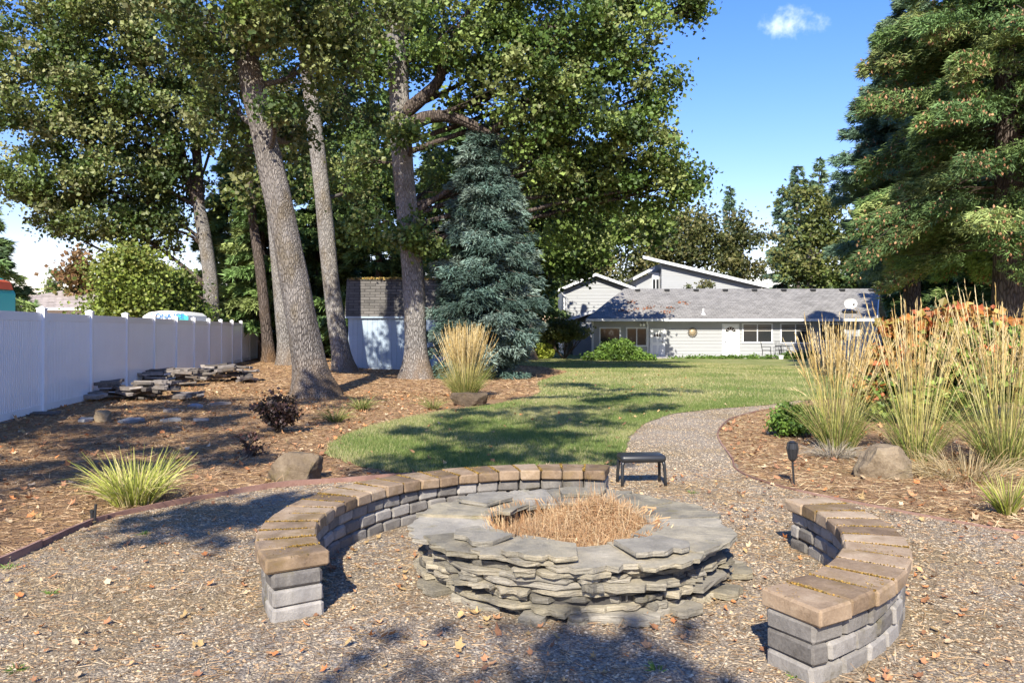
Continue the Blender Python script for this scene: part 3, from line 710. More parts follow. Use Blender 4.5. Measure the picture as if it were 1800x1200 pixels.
# ------------------------------------------------------------ boulders
def boulder(label, px, py, sx, sy, sz, seed, rz=0, cutx=.8):
    import bmesh
    r_ = np.random.default_rng(seed); x, y = G(px, py)
    bm = bmesh.new(); bmesh.ops.create_icosphere(bm, subdivisions=4, radius=1)
    pl = [(nrm(r_.normal(size=(1, 3)))[0], r_.uniform(.55, .85)) for _ in range(11)]+[(np.array([0, 0, 1.]), .62), (np.array([0, 0, -1.]), .5), (np.array([1., 0, 0]), cutx), (np.array([0, -1., .15]), .7)]
    ph = r_.uniform(0, 6, 6)
    for v in bm.verts:
        p = np.array(v.co)
        for nn_, d in pl:
            k = p@nn_
            if k > d: p = p-nn_*(k-d)*.93
        p = p*(1+.022*math.sin(9*p[0]+ph[0]+5*p[2])+.018*math.sin(13*p[1]+ph[1])+.015*math.sin(19*p[2]+7*p[0]+ph[2])+.012*math.sin(31*p[0]+17*p[1]))
        v.co = (p[0]*sx, p[1]*sy, (p[2]+.35)*sz)
    me = bpy.data.meshes.new('boulder'); bm.to_mesh(me); bm.free(); me.materials.append(M['rock'])
    o = obj('boulder', me); o.location = (x, y, float(gz(x, y))); o.rotation_euler = (0, 0, rz)
    return tag(o, label, 'boulder', 'boulders in the garden beds')
boulder('brown boulder behind the left curved bench', 518, 843, .34, .28, .30, 11)
boulder('flat grey boulder at the foot of the tall tan grass on the left', 826, 712, .46, .32, .27, 12)
boulder('squarish tan boulder in the right bed beside the tall grass', 1556, 838, .34, .30, .36, 13, .25)
boulder('small pale stone lump among flagstones in the left bed', 182, 750, .14, .14, .19, 14)

# ------------------------------------------------------------ small black things
x, y = G(1393, 853)
t = thing('torch_light', 'black garden torch light on a stake beside the path', 'garden light', (x, y, 0), .3)
mb = MB(); mb.tube([(0.02, 0, -.02), (.01, 0, .12), (0, 0, .26)], .011, 8); mb.build('stake', M['dark'], t)
mb = MB(); mb.tube([(0, 0, .25), (0, 0, .27), (0, 0, .30), (0, 0, .38), (0, 0, .43), (0, 0, .445)], [.02, .038, .045, .058, .054, .03], 12)
for q in range(6):
    a = q*math.pi/3; mb.tube([(math.cos(a)*.04, math.sin(a)*.04, .28), (math.cos(a)*.062, math.sin(a)*.062, .38), (math.cos(a)*.05, math.sin(a)*.05, .44)], .006, 4)
mb.build('lamp_head', M['dark'], t, False)
mb = MB(); mb.tube([(0, 0, .445), (0, 0, .46)], [.045, .012], 12); mb.build('lamp_cap', M['dark'], t)

x, y = G(1127, 852)
t = thing('garden_stool', 'small black stool behind the end of the left curved bench', 'stool', (x, y, 0), .08)
W2 = .225
import bmesh
def rbox(name, sx, sy, sz, bev, mt, parent, loc, seg=3):
    bm = bmesh.new(); bmesh.ops.create_cube(bm, size=1)
    for v in bm.verts: v.co = (v.co.x*sx, v.co.y*sy, v.co.z*sz)
    bmesh.ops.bevel(bm, geom=list(bm.edges), offset=bev, segments=seg, profile=.5, affect='EDGES')
    me = bpy.data.meshes.new(name); bm.to_mesh(me); bm.free(); me.materials.append(mt)
    for p in me.polygons: p.use_smooth = True
    return obj(name, me, parent, loc)
rbox('seat', .47, .26, .078, .034, M['dark'], t, (0, 0, .285))
for sx in (-1, 1):
    for sy in (-1, 1):
        mb = MB(); mb.tube([(sx*.20, sy*.09, .27), (sx*.215, sy*.095, .22), (sx*.222, sy*.11, .1), (sx*.225, sy*.12, -.01)], [.022, .018, .016, .016], 8); mb.build('leg', M['dark'], t, True)

x, y = G(170, 922)
t = thing('irrigation_riser', 'short black pipe riser standing by the left edging', 'pipe', (x-.02, y, 0)); mb = MB(); mb.tube([(0, 0, -.03), (.012, 0, .17)], .011, 8); mb.build('pipe', M['dark'], t)
t = thing('lawn_sprinkler', 'shorter black sprinkler head beside the taller black pipe', 'sprinkler', (x-.055, y+.03, 0)); mb = MB(); mb.tube([(0, 0, -.03), (0, 0, .09)], .013, 8); mb.build('body', M['dark'], t)
mb = MB(); mb.tube([(0, 0, .09), (0, 0, .115)], .017, 8); mb.build('cap', M['dark'], t)

# ------------------------------------------------------------ grasses
def feather(label, px, py, H, spread, n, group, seed, green=.5, lean=(0, 0), flop=.15):
    global rng; rng = np.random.default_rng(seed)
    x, y = G(px, py); t = thing('feather_grass', label, 'ornamental grass', (x, y, float(gz(x, y))), 0, group)
    a = rng.uniform(0, 6.28, n); r = .17*np.sqrt(rng.random(n)); B = np.stack([np.cos(a)*r, np.sin(a)*r, np.zeros(n)], -1)
    out = spread*rng.random(n)**1.4; D = np.stack([np.cos(a)*out+lean[0], np.sin(a)*out+lean[1], np.ones(n)], -1)+rng.normal(0, .055, (n, 3))
    L = H*rng.uniform(.72, 1.06, n); dr = rng.uniform(.0, flop, n)**1.1
    big = rng.random(n) < .1; dr[big] += rng.uniform(.1, .45, big.sum())
    gg = pal([(.22,.33,.05), (.30,.37,.07), (.42,.41,.11)], n); tn = pal([(.56,.41,.17), (.64,.49,.24), (.48,.33,.12), (.70,.57,.32)], n)
    V, Fq, C = blades(B, D, L, dr, .006, 5, gg*green*1.2+tn*(1-green)*.9, tn, 0, lambda q: 1.0)
    obj('stems', npmesh('stems', V, Fq, M['straw'], C), t)
    # plumes: short bristles along the top of each stem
    D1 = nrm(D); ps = []
    for q in np.linspace(.68, 1.0, 9):
        hor = D1*np.array([1, 1, 0]); p = B+D1*(L*q)[:, None]+hor*(L*dr*q**2*.8)[:, None]; p[:, 2] -= L*dr*q**2.2*.7
        for rep in range(2):
            dd = D1+hor*(dr*q*1.5)[:, None]; dd[:, 2] -= dr*q*1.3; dd = nrm(dd)+unit(n)*.22
            ps.append(tris(p, dd, .085*(1.15-abs(q-.8)*2.2), .009, tn*rng.uniform(.85, 1.2, (n, 1))))
    V, Fs, C = merge(ps); tag(obj('plumes', npmesh('plumes', V, Fs, M['straw'], C), t), kind='stuff')
    m_ = int(n*2.2); a = rng.uniform(0, 6.28, m_); r = .2*np.sqrt(rng.random(m_)); B = np.stack([np.cos(a)*r, np.sin(a)*r, np.zeros(m_)], -1)
    out = (.15+spread*1.4*rng.random(m_)); D = np.stack([np.cos(a)*out, np.sin(a)*out, np.ones(m_)], -1)
    cc = pal([(.17,.25,.05), (.28,.33,.08), (.42,.38,.13), (.5,.40,.19)], m_)
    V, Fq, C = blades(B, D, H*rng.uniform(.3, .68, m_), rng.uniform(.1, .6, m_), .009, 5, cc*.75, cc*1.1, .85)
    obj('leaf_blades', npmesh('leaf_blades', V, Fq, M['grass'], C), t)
    return t
gF = 'tall tan feather grasses'
feather('tall tan feather grass behind the flat grey boulder on the left', 818, 702, 1.7, .32, 460, gF, 31, .55)
feather('tall feather grass left of the leafy red tipped shrub', 1472, 790, 1.8, .32, 190, gF, 32, .7, (.05, 0), .25)
feather('tall feather grass in front of the red tipped shrub', 1612, 810, 2.0, .34, 130, gF, 33, .7, (.03, 0), .35)
feather('tall feather grass at the right edge of the view', 1765, 822, 2.1, .40, 170, gF, 34, .7, (.03, 0), .45)
feather('tall feather grass beyond the right edge, half out of view', 1900, 800, 2.0, .30, 170, gF, 35, .7, (-.05, 0), .4)

def clump(label, px, py, H, n, cols, seed, group, w_=.016, sp_=.9, dr=(.3, .9), rb=.09, name='grass_clump'):
    global rng; rng = np.random.default_rng(seed)
    x, y = G(px, py); t = thing(name, label, 'grass clump', (x, y, float(gz(x, y))), 0, group)
    a = rng.uniform(0, 6.28, n); r = rb*np.sqrt(rng.random(n)); B = np.stack([np.cos(a)*r, np.sin(a)*r, np.zeros(n)], -1)
    out = .1+sp_*rng.random(n); D = np.stack([np.cos(a)*out, np.sin(a)*out, np.ones(n)], -1); cc = pal(cols, n)*rng.uniform(.8, 1.15, (n, 1))
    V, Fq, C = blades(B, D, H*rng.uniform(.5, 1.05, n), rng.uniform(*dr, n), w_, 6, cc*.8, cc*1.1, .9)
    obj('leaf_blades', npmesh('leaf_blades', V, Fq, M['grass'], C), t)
    return t
yg = [(.38,.42,.08), (.48,.48,.13), (.55,.50,.18), (.30,.36,.06), (.62,.50,.25)]
clump('yellow green strappy grass clump by the left edging', 238, 884, .62, 520, [(.56,.60,.12), (.66,.64,.18), (.46,.52,.09), (.72,.62,.30)], 41, 'low grass clumps', .013, .75, (.1, .75), rb=.2)
clump('yellow green iris like clump at the right edge of the gravel', 1772, 905, .44, 130, yg, 42, 'low grass clumps', .018, .6, (.1, .5), rb=.06)
clump('low dry grass tuft just below the leaning trunk', 590, 742, .5, 200, [(.35,.34,.10), (.5,.40,.18), (.2,.26,.06)], 43, 'low grass clumps', .012)
clump('low green grass tuft right of the leaning trunk', 636, 722, .55, 180, [(.2,.28,.06), (.3,.32,.1), (.45,.38,.16)], 44, 'low grass clumps', .014)
clump('low grass tuft left of the flat grey boulder', 762, 720, .5, 150, [(.2,.26,.06), (.3,.3,.1), (.45,.36,.16)], 45, 'low grass clumps', .014)
clump('dry collapsed grass at the base of the right feather grass', 1700, 838, .75, 420, [(.55,.42,.22), (.62,.5,.3), (.42,.3,.14)], 46, 'low grass clumps', .008, 1.6, (.5, 1.1), .5)
clump('dry grey grass skirt around the left one of the right feather grasses', 1466, 803, .45, 300, [(.42,.36,.30), (.5,.42,.3), (.35,.3,.24)], 47, 'low grass clumps', .008, 1.5, (.5, 1.1), .2)
# weeds
for i, (px, py) in enumerate([(90, 1045), (28, 1180), (255, 940), (1155, 1180), (1400, 1190), (470, 858), (14, 1000), (1215, 868)]):
    clump('tiny green weed in the gravel, %s' % ['left foreground', 'bottom left corner', 'below the left edging', 'below the fire pit', 'beside the right bench foot', 'by the left boulder', 'against the left edging at the frame edge', 'right behind the fire pit'][i], px, py, .06, 22, [(.16,.28,.05), (.22,.34,.07)], 60+i, 'tiny weeds in the gravel', .012, 1.5, (.2, .6), .02, 'weed')

# ------------------------------------------------------------ foliage builders
def blobpts(c, r, n, shell=.5):
    u = unit(n); k = rng.random(n)**(1/3); k = np.where(rng.random(n) < shell, .75+.3*rng.random(n), k)
    return np.array(c)+u*k[:, None]*np.array(r)
def leaf_mass(clumps, rc, per, size, cols, elong=.5, nb=(0, -.3, .8), flat=.7, sizevar=.5):
    n = len(clumps); m_ = n*per
    C = np.repeat(clumps, per, 0)+rng.normal(0, 1, (m_, 3))*np.array([rc, rc, rc*flat])*rng.uniform(.55, 1.25, (n, 1)).repeat(per, 0)
    base = pal(cols, n)*rng.uniform(.62, 1.3, (n, 1)); col = np.repeat(base, per, 0)
    return leafquads(C, size*rng.uniform(1-sizevar, 1+sizevar, m_), col, nb, elong, .15)
def add_limb(mb, pts, r0, r1, k=6, m_=4):
    c = catmull(pts, m_); n = len(c)
    V, Fq = tube(c, [r0*(1-i/(n-1))**.8+r1 for i in range(n)], k, .06, random.randint(0, 999)); mb.add(V, [tuple(f) for f in Fq])
    return c
def leafy_tree(name, label, trunk, rads, blobs, cols, leaf=.17, rc=.45, per=60, dens=1.0, group=None, bark='bark', cat='tree', seed=1, flare=1.5, k=20, twig='bark', limbr=.085, nb=(0, -.4, .7), wob=.06, elong=.5, fork=None, moss=False):
    """trunk: points (x,y,z) world; blobs: (x,y,z,rx,ry,rz,nclumps)"""
    global rng; rng = np.random.default_rng(seed); random.seed(seed)
    b = Vector(trunk[0]); t = thing(name, label, cat, tuple(b), 0, group)
    tp = [Vector(p)-b for p in trunk]; c = catmull(tp, 6); n = len(c); rr = np.interp(np.linspace(0, 1, n), np.linspace(0, 1, len(rads)), rads)
    for i, p in enumerate(c):
        if p.z < 1.0: rr[i] *= 1+(flare-1)*(1-max(p.z, 0)/1.0)**2.2
    c[0] = c[0]-Vector((0, 0, .15))
    V, Fq = tube(c, list(rr), k, wob, seed)
    obj('trunk', npmesh('trunk', V, np.array(Fq), M[bark], None, True), t)
    mb = MB(); cl = []
    for (pts, r0, r1) in (fork or []):
        add_limb(mb, [Vector(p)-b for p in pts], r0, r1, 10, 5)
    for (x, y, z, rx, ry, rz, m_) in blobs:
        m_ = max(3, int(m_*dens)); bc_ = Vector((x, y, z))-b
        hd = math.hypot(bc_.x-c[n//2].x, bc_.y-c[n//2].y); zt0 = max(bc_.z-.4-hd*random.uniform(.1, .55), c[n//3].z); cand = min(range(n//3, n), key=lambda i: abs(c[i].z-zt0)); s0 = c[cand]
        midp = s0.lerp(bc_, .5)+Vector((random.uniform(-.5, .5), random.uniform(-.5, .9), random.uniform(-.3, .6)))
        lp = add_limb(mb, [s0, midp, bc_], limbr*min(1, rr[cand]*3), min(.02, limbr), 6)
        pts = blobpts(bc_, (rx, ry, rz), m_); cl.append(pts)
        for j, p in enumerate(pts[:max(5, m_//3)]):
            q = Vector(p); s1 = random.choice(lp[int(len(lp)*(1-min(.6, 2.2/max(.1, (bc_-s0).length)))):][:-1] or lp[-1:]); mm = s1.lerp(q, .5)+Vector((random.uniform(-.25, .25), random.uniform(-.25, .25), random.uniform(-.1, .3)))
            add_limb(mb, [s1, mm, q], min(.02, limbr), .006, 3, 2)
    if mb.v: mb.build('branches', M[twig], t, True)
    cl = np.concatenate(cl); V, Fq, C = leaf_mass(cl, rc, per, leaf, cols, elong, nb)
    obj('crown', npmesh('crown', V, Fq, M['leaf'], C), t)
    return t
def pb_(px, py, Y, rpx, rpy, rd, n):
    p = P(px, py, Y); return (p.x, p.y, p.z, rpx/F*Y, rd, rpy/F*Y, n)
maple = [(.07,.115,.025), (.10,.155,.035), (.14,.195,.045), (.19,.23,.065), (.055,.09,.025), (.24,.25,.09)]
mapleL = [(.08,.13,.03), (.12,.175,.04), (.165,.215,.055), (.22,.25,.085), (.06,.095,.028), (.28,.29,.12)]
mapleR = [(.08,.14,.03), (.12,.19,.04), (.17,.25,.055), (.23,.30,.08), (.06,.10,.028), (.28,.32,.11)]
gt = 'tall bigleaf trees on the left'

# leaning front tree
b1 = G(553, 697)
Y1 = b1[1]
leafy_tree('maple_tree', 'large leaning grey trunked tree in front of the shed', [(b1[0], Y1, 0.0)]+[tuple(P(px, py, Y1-.0+d)) for px, py, d in ((540, 620, 0), (522, 520, 0), (500, 400, .2), (472, 270, .4), (445, 150, .6), (425, 40, .8), (410, -120, 1.0), (402, -300, 1.2))],
    [.45, .37, .34, .32, .30, .28, .25, .2, .12],
    [pb_(500, 20, 18, 90, 60, 1.6, 26), pb_(360, 40, 19, 90, 70, 1.8, 26), pb_(440, -120, 18.5, 160, 90, 2.4, 50), pb_(570, 90, 19.5, 60, 70, 1.3, 18), pb_(405, 170, 20, 50, 60, 1.2, 12), pb_(520, 215, 20.5, 40, 40, .9, 8), pb_(640, 20, 20, 80, 70, 1.6, 20), pb_(430, 255, 21, 40, 35, .8, 6), pb_(455, 60, 17.8, 45, 40, .4, 8), pb_(470, 195, 18.0, 28, 22, .3, 4)],
    mapleL, .108, .26, 100, 1.4, gt, 'bark', seed=101, flare=1.6, k=36, wob=.08)
# second grey trunk
b2 = P(606, 652, 29.5)
leafy_tree('maple_tree', 'pale slender tall trunk just behind the leaning tree, left of the shed', [(b2.x, b2.y, 0)]+[tuple(P(px, py, 29.5)) for px, py in ((597, 600), (583, 500), (570, 370), (556, 250), (540, 120), (530, 20), (520, -100))],
    [.43, .34, .31, .30, .28, .25, .2, .1],
    [pb_(560, 0, 29, 110, 80, 2.5, 40), pb_(620, 150, 31, 70, 90, 2, 24), pb_(500, 150, 31, 60, 70, 2, 18), pb_(600, 300, 32, 60, 60, 2, 14), pb_(640, 60, 30, 90, 90, 2.5, 26), pb_(600, -120, 29, 130, 90, 3, 40)],
    mapleL, .135, .34, 105, 1.3, gt, 'bark_pale', seed=102, k=24, flare=1.3)
# third trunk, wide crown to the right
b3 = P(733, 668, 25.7)
lim = lambda L: [tuple(P(*q)) for q in L]
leafy_tree('maple_tree', 'straight pale trunked tree in front of the shed door with crown spreading right', [(b3.x, b3.y, 0)]+[tuple(P(px, py, 25.7)) for px, py in ((731, 600), (727, 500), (718, 400), (708, 290), (702, 180), (697, 80), (690, -60), (685, -220))],
    [.46, .36, .35, .34, .34, .33, .31, .26, .12],
    [pb_(800, 40, 25, 110, 80, 2.2, 44), pb_(960, 40, 25.5, 110, 80, 2.4, 50), pb_(1090, 60, 26, 85, 75, 2.0, 38), pb_(900, 160, 25.5, 110, 60, 2.2, 40), pb_(1040, 190, 26, 105, 70, 2.2, 46), pb_(1120, 270, 26.5, 65, 60, 1.7, 26),
     pb_(1165, 160, 26, 28, 60, 1.0, 9), pb_(1040, 300, 27.5, 70, 50, 1.8, 27), pb_(1175, 330, 27, 45, 45, 1.2, 14), pb_(1210, 320, 27, 25, 30, .7, 6), pb_(1090, 335, 28, 40, 40, 1.2, 12), pb_(720, 60, 27.5, 70, 80, 2, 22), pb_(760, 330, 29, 60, 60, 1.3, 14),
     pb_(1000, 380, 28, 60, 55, 1.5, 22), pb_(960, 270, 26, 70, 50, 1.4, 22), pb_(670, 400, 26.4, 50, 40, .8, 9), pb_(650, 280, 27, 40, 50, 1.2, 10), pb_(820, -90, 25, 200, 70, 3, 46), pb_(1195, 10, 26, 38, 22, 1, 7), pb_(1230, 20, 26, 18, 18, .5, 3), pb_(715, 235, 24.6, 35, 22, .4, 5), pb_(735, 415, 24.8, 45, 30, .5, 9), pb_(660, 120, 25, 40, 50, .6, 8)],
    mapleR, .13, .32, 122, 1.32, gt, 'bark_pale', seed=103, flare=1.45, k=30, twig='bark_dark',
    fork=[(lim([(704, 232, 25.7), (745, 208, 25.5), (800, 207, 25.5), (860, 235, 25.6), (925, 262, 26), (960, 300, 26.4)]), .20, .05), (lim([(703, 205, 25.7), (745, 170, 25.5), (772, 140, 25.4), (790, 80, 25.2), (850, -20, 25)]), .2, .06), (lim([(860, 235, 25.6), (960, 160, 25.6), (1070, 120, 25.8), (1150, 90, 26)]), .12, .03)])
# tree behind the fence, left
b4 = P(372, 570, 39.0)
leafy_tree('maple_tree', 'pale forked tree behind the white fence with wide crown over the left', [(b4.x, b4.y, 0)]+lim([(372, 560, 36.0), (368, 480, 36.0), (356, 400, 36.0), (345, 340, 36.0)]), [.42, .34, .32, .30, .24],
    [pb_(60, 70, 34.0, 85, 90, 3, 44), pb_(190, 60, 34.0, 100, 80, 3, 50), pb_(310, 80, 35.0, 80, 80, 3, 38), pb_(80, 200, 34.0, 75, 70, 2.5, 38), pb_(200, 190, 34.0, 90, 70, 2.5, 44), pb_(310, 210, 35.0, 70, 60, 2, 26), pb_(100, 310, 34.5, 80, 50, 2.2, 34), pb_(210, 310, 35.0, 85, 55, 2.2, 38), pb_(300, 320, 36.0, 50, 60, 2, 18), pb_(160, 385, 35.0, 90, 32, 1.8, 22), pb_(270, 400, 36.0, 60, 45, 1.8, 22), pb_(100, 400, 35.0, 30, 14, .8, 4),
     pb_(60, 345, 34.5, 35, 20, 1, 6), pb_(150, -80, 34.0, 190, 80, 4, 80), pb_(380, 130, 36.0, 50, 80, 2, 20), pb_(-60, 120, 34.0, 70, 150, 3, 30)],
    mapleL, .155, .38, 122, 1.3, gt, 'bark_pale', seed=104, k=18, twig='bark_dark',
    fork=[(lim([(350, 360, 36.0), (318, 280, 35.8), (290, 190, 35.5), (240, 100, 35.0), (215, 0, 34.6)]), .22, .06), (lim([(350, 360, 36.0), (345, 260, 36.0), (330, 180, 36.0), (318, 60, 36.0)]), .2, .06), (lim([(330, 300, 36.0), (260, 200, 35.0), (200, 205, 34.6)]), .1, .04), (lim([(318, 280, 36.0), (215, 305, 35.0), (165, 330, 34.8)]), .1, .03)])
# tree behind the spruce
b6 = P(922, 600, 46)
leafy_tree('maple_tree', 'pale trunked tree standing behind the blue spruce near the house', [(b6.x, b6.y, -.1)]+lim([(924, 560, 46), (932, 480, 46), (950, 410, 45.5), (985, 340, 45), (1000, 260, 45)]), [.6, .45, .4, .38, .3, .2],
    [pb_(960, 420, 44, 60, 60, 3, 30), pb_(950, 470, 46, 25, 45, 2, 12), pb_(900, 360, 44, 70, 70, 3, 30), pb_(1020, 350, 44, 60, 60, 3, 28), pb_(905, 520, 48, 45, 35, 2, 16), pb_(870, 480, 48, 60, 60, 2, 22), pb_(900, 280, 44, 60, 60, 3, 20), pb_(1010, 440, 41, 55, 45, 2.5, 22), pb_(960, 330, 40, 80, 60, 3, 30), pb_(1060, 390, 42, 60, 35, 2, 18), pb_(1130, 400, 42, 50, 30, 2, 12)],
    mapleR, .22, .5, 90, 1.2, gt, 'bark_pale', seed=106, k=16, twig='bark_dark')

# ------------------------------------------------------------ conifers
def conifer(name, label, base, H, zlow, rbase, cols, nb_=200, spray=.34, wd=.07, group=None, seed=1, droop=.25, trunk_r=.35, bark='bark_dark', dens=1.0, cones=None, pw=.8, up=0.0, side=None, mt='needle', tw=.55, azr=None):
    global rng; rng = np.random.default_rng(seed); random.seed(seed)
    x, y = base; z0 = float(gz(x, y)); t = thing(name, label, 'tree', (x, y, z0), 0, group)
    c = [Vector((.02*H*.2*math.sin(q*.7), .01*math.cos(q), q*H/10)) for q in range(11)]
    V, Fq = tube(c, [trunk_r*(1-q/10.6)**.9+.01 for q in range(11)], 14, .05, seed); obj('trunk', npmesh('trunk', V, np.array(Fq), M[bark], None, True), t)
    Bs = []; Ds = []; Ls = []; Cs = []; mb = MB(); cn = []
    for i in range(nb_):
        f = (i+random.random())/nb_; f = f**.85; lowk = min(1, .6+f*2.4); zz = zlow+(H*.995-zlow)*f
        Rz = rbase*lowk*(1-f)**pw*random.uniform(.5, 1.15)+.12
        az = random.uniform(0, 2*math.pi) if azr is None else random.uniform(*azr)
        if side is not None: Rz *= 1+side[1]*math.cos(az-side[0])
        d = Vector((math.cos(az), math.sin(az), 0)); m_ = 5
        dr = droop*random.uniform(.2, 1.8); hang = Rz*.10+.1; upb = up+random.uniform(-.12, .25)
        pts = [Vector((0, 0, zz))+d*(Rz*q)+Vector((0, 0, Rz*(upb*q-dr*q*q*1.0+.22*dr*q**4))) for q in np.linspace(0, 1, m_)]
        V, Fq = tube(pts, [max(.008, .035*min(1, Rz/3)*(1-q/m_)) for q in range(m_)], 3); mb.add(V, [tuple(g) for g in Fq])
        ns = int((10+Rz*26)*dens*(1.2 if f < .8 else 1))
        tt = rng.uniform(.18, 1.0, ns)**.75
        seg = np.array([tuple(p) for p in pts]); p = np.stack([np.interp(tt, np.linspace(0, 1, m_), seg[:, j]) for j in range(3)], -1)
        sd = np.array([-d.y, d.x, 0]); wv = Rz*tw*(1-tt)*.75+.16
        sx = rng.uniform(-1, 1, ns)*wv; p = p+sd*sx[:, None]; p[:, 2] -= np.abs(sx)*.25+rng.random(ns)*hang; p[:, :2] += np.array([d.x, d.y])*np.abs(sx)[:, None]*.45
        dd = np.array([d.x, d.y, -.15])+sd*np.sign(sx)[:, None]*.6
        base_c = np.array(cols[random.randrange(len(cols))])*random.uniform(.7, 1.35)
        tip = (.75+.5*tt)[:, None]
        # every spray is a fan of narrow triangles
        for kf in range(5):
            dirs = dd+unit(ns)*.75; dirs[:, 2] -= .22
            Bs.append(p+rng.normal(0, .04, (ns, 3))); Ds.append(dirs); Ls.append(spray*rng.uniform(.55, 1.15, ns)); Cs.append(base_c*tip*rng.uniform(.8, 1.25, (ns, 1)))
        if cones and f > cones[0] and random.random() < cones[1]:
            k2 = (tt > .62) & (rng.random(ns) < .42); q = p[k2]; q = q+rng.normal(0, .08, q.shape); q[:, 2] -= .02; cn.append(q)
    mb.build('branches', M['twig'], t)
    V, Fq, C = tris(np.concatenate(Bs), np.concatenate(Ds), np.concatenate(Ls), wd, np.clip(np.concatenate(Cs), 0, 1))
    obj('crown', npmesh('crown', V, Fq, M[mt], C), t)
    if cn:
        q = np.concatenate(cn); n = len(q)
        V, Fq, C = leafquads(q, rng.uniform(.07, .12, n), pal([(.30,.19,.10), (.45,.26,.14), (.28,.14,.07)], n), None, .32, .1, np.stack([rng.normal(0, .3, n), rng.normal(0, .3, n), -np.ones(n)], -1))
        V2, Fq2, C2 = leafquads(q, rng.uniform(.07, .12, n), pal([(.30,.19,.10), (.45,.26,.14), (.28,.14,.07)], n), None, .32, .1, np.stack([rng.normal(0, .3, n), rng.normal(0, .3, n), -np.ones(n)], -1))
        V, Fs, C = merge([(V, Fq, C), (V2, Fq2, C2)])
        tag(obj('cones', npmesh('cones', V, Fs, M['litter'], C), t), kind='stuff')
    return t
bluec = [(.09,.145,.12), (.125,.185,.155), (.065,.11,.09), (.17,.225,.19)]
p_ = P(852, 640, 26)
conifer('blue_spruce', 'blue green spruce beside the shed, behind the tall tan grass', (p_.x, p_.y), 8.5, .3, 2.0, bluec, 420, .19, .045, None, 201, .30, .2, dens=1.6, pw=.5, tw=.6)
firc = [(0.103, 0.172, 0.057), (0.138, 0.218, 0.069), (0.184, 0.253, 0.081), (0.086, 0.144, 0.057)]
firb = [(0.108, 0.18, 0.12), (0.144, 0.228, 0.144), (0.09, 0.15, 0.096), (0.192, 0.276, 0.156)]
firy = [(.13,.21,.065), (.18,.26,.08), (.10,.165,.055), (.23,.28,.095)]
gf = 'tall firs on the right side of the garden'
p_ = P(1768, 600, 24)
conifer('fir_tree', 'huge fir with bare lower trunk and brown cones at the right edge', (p_.x, p_.y), 18.5, 3.9, 5.0, firy, 300, .23, .042, gf, 202, .34, .5, dens=2.4, cones=(.0, .8), pw=.5, tw=.5)
p_ = P(1600, 600, 33)
conifer('fir_tree', 'tall narrow bluish fir left of the huge fir', (p_.x, p_.y), 16.2, 4.3, 3.7, firb, 340, .27, .05, gf, 203, .22, .4, dens=2.1, cones=(.3, .35), pw=.6, tw=.45)
p_ = P(1550, 600, 62)
conifer('fir_tree', 'dark fir behind the right end of the low house roof', (p_.x, p_.y), 17, 1, 5.0, firb, 190, .45, .12, gf, 204, .2, .4, dens=1.2, pw=.6)
p_ = P(1725, 600, 42)
conifer('fir_tree', 'dense dark fir filling the gap between the tall firs', (p_.x, p_.y), 20, 1, 5.2, firc, 230, .45, .12, gf, 205, .25, .4, dens=1.3, pw=.5)
p_ = P(1860, 600, 34)
conifer('fir_tree', 'fir partly outside the right edge behind the huge fir', (p_.x, p_.y), 20, 1, 5.0, firc, 190, .42, .11, gf, 206, .25, .4, dens=1.2, pw=.5)
# hemlocks on the left, behind the trunks
gh = 'dark conifers behind the shed and the fence'
for i, (px, Y, H, rb_, lb, cc) in enumerate([(462, 38, 9.0, 2.2, 'hemlock with drooping branches at the far end of the white fence', firy), (415, 43, 11.5, 3.0, 'broad hemlock just right of the forked tree beyond the fence', firy), (560, 43, 12, 3.0, 'dark hemlock between the two grey trunks', firc), (665, 41, 14, 3.4, 'dark hemlock rising behind the shed roof', firc), (790, 40, 13, 3.0, 'dark hemlock between shed and blue spruce', firc), (905, 54, 14, 3.6, 'dark conifer behind the spruce and the pale trunk', firc), (610, 50, 17, 4.2, 'tall dark conifer far behind the shed', firc)]):
    p_ = P(px, 600, Y); conifer('hemlock_tree', lb, (p_.x, p_.y), H, 2.0 if i == 0 else .8, rb_, cc, 150, .40, .10, gh, 210+i, .38, .25, dens=1.15, pw=.5)
p_ = P(-42, 600, 30)
conifer('fir_tree', 'fir branch tips at the left edge above the fence', (p_.x, p_.y), 7.0, 1.5, 1.9, firc, 90, .3, .07, None, 220, .3, .2, dens=1.2, pw=.6)

# ------------------------------------------------------------ distant trees
olive = [(.13,.135,.04), (.17,.165,.055), (.21,.19,.07), (.10,.115,.035), (.085,.10,.035)]
gd = 'trees standing behind the house'
def round_tree(label, px, Y, top, bot, wpx, cols, seed, name='maple_tree', group=gd, leaf=.26, nc=90, per=85, bark='bark'):
    p = P(px, 600, Y); zt = CH-(top-HOR)/F*Y; zb = CH-(bot-HOR)/F*Y; r_ = random.Random(seed); h = zt-zb; W = wpx/F*Y; bl = []
    k = 9
    for i in range(k):
        f = (i+.5)/k; ww = W*.5*math.sin(math.pi*min(1, .22+.72*f))**.7
        bl.append((p.x+r_.uniform(-.6, .6)*ww, Y+r_.uniform(-.5, .5)*ww, zb+h*(.12+.76*f), ww*.62, ww*.55, h*.17, nc//k))
    return leafy_tree(name, label, [(p.x, Y, -.15), (p.x+.2, Y, zb*.6+.5), (p.x-.1, Y, zb+h*.3), (p.x+.1, Y, zb+h*.65)], [W*.05+.12, W*.04+.1, W*.03+.08, .06], bl, cols, leaf, W*.085+.15, per, 1.0, group, bark, 'tree', seed, k=10, twig='bark_dark', limbr=.14)
round_tree('olive green tree behind the gable, left of the roof peak', 1050, 70, 368, 520, 150, olive, 301)
round_tree('olive yellow tree behind the left half of the low roof', 1130, 74, 372, 520, 150, olive, 302)
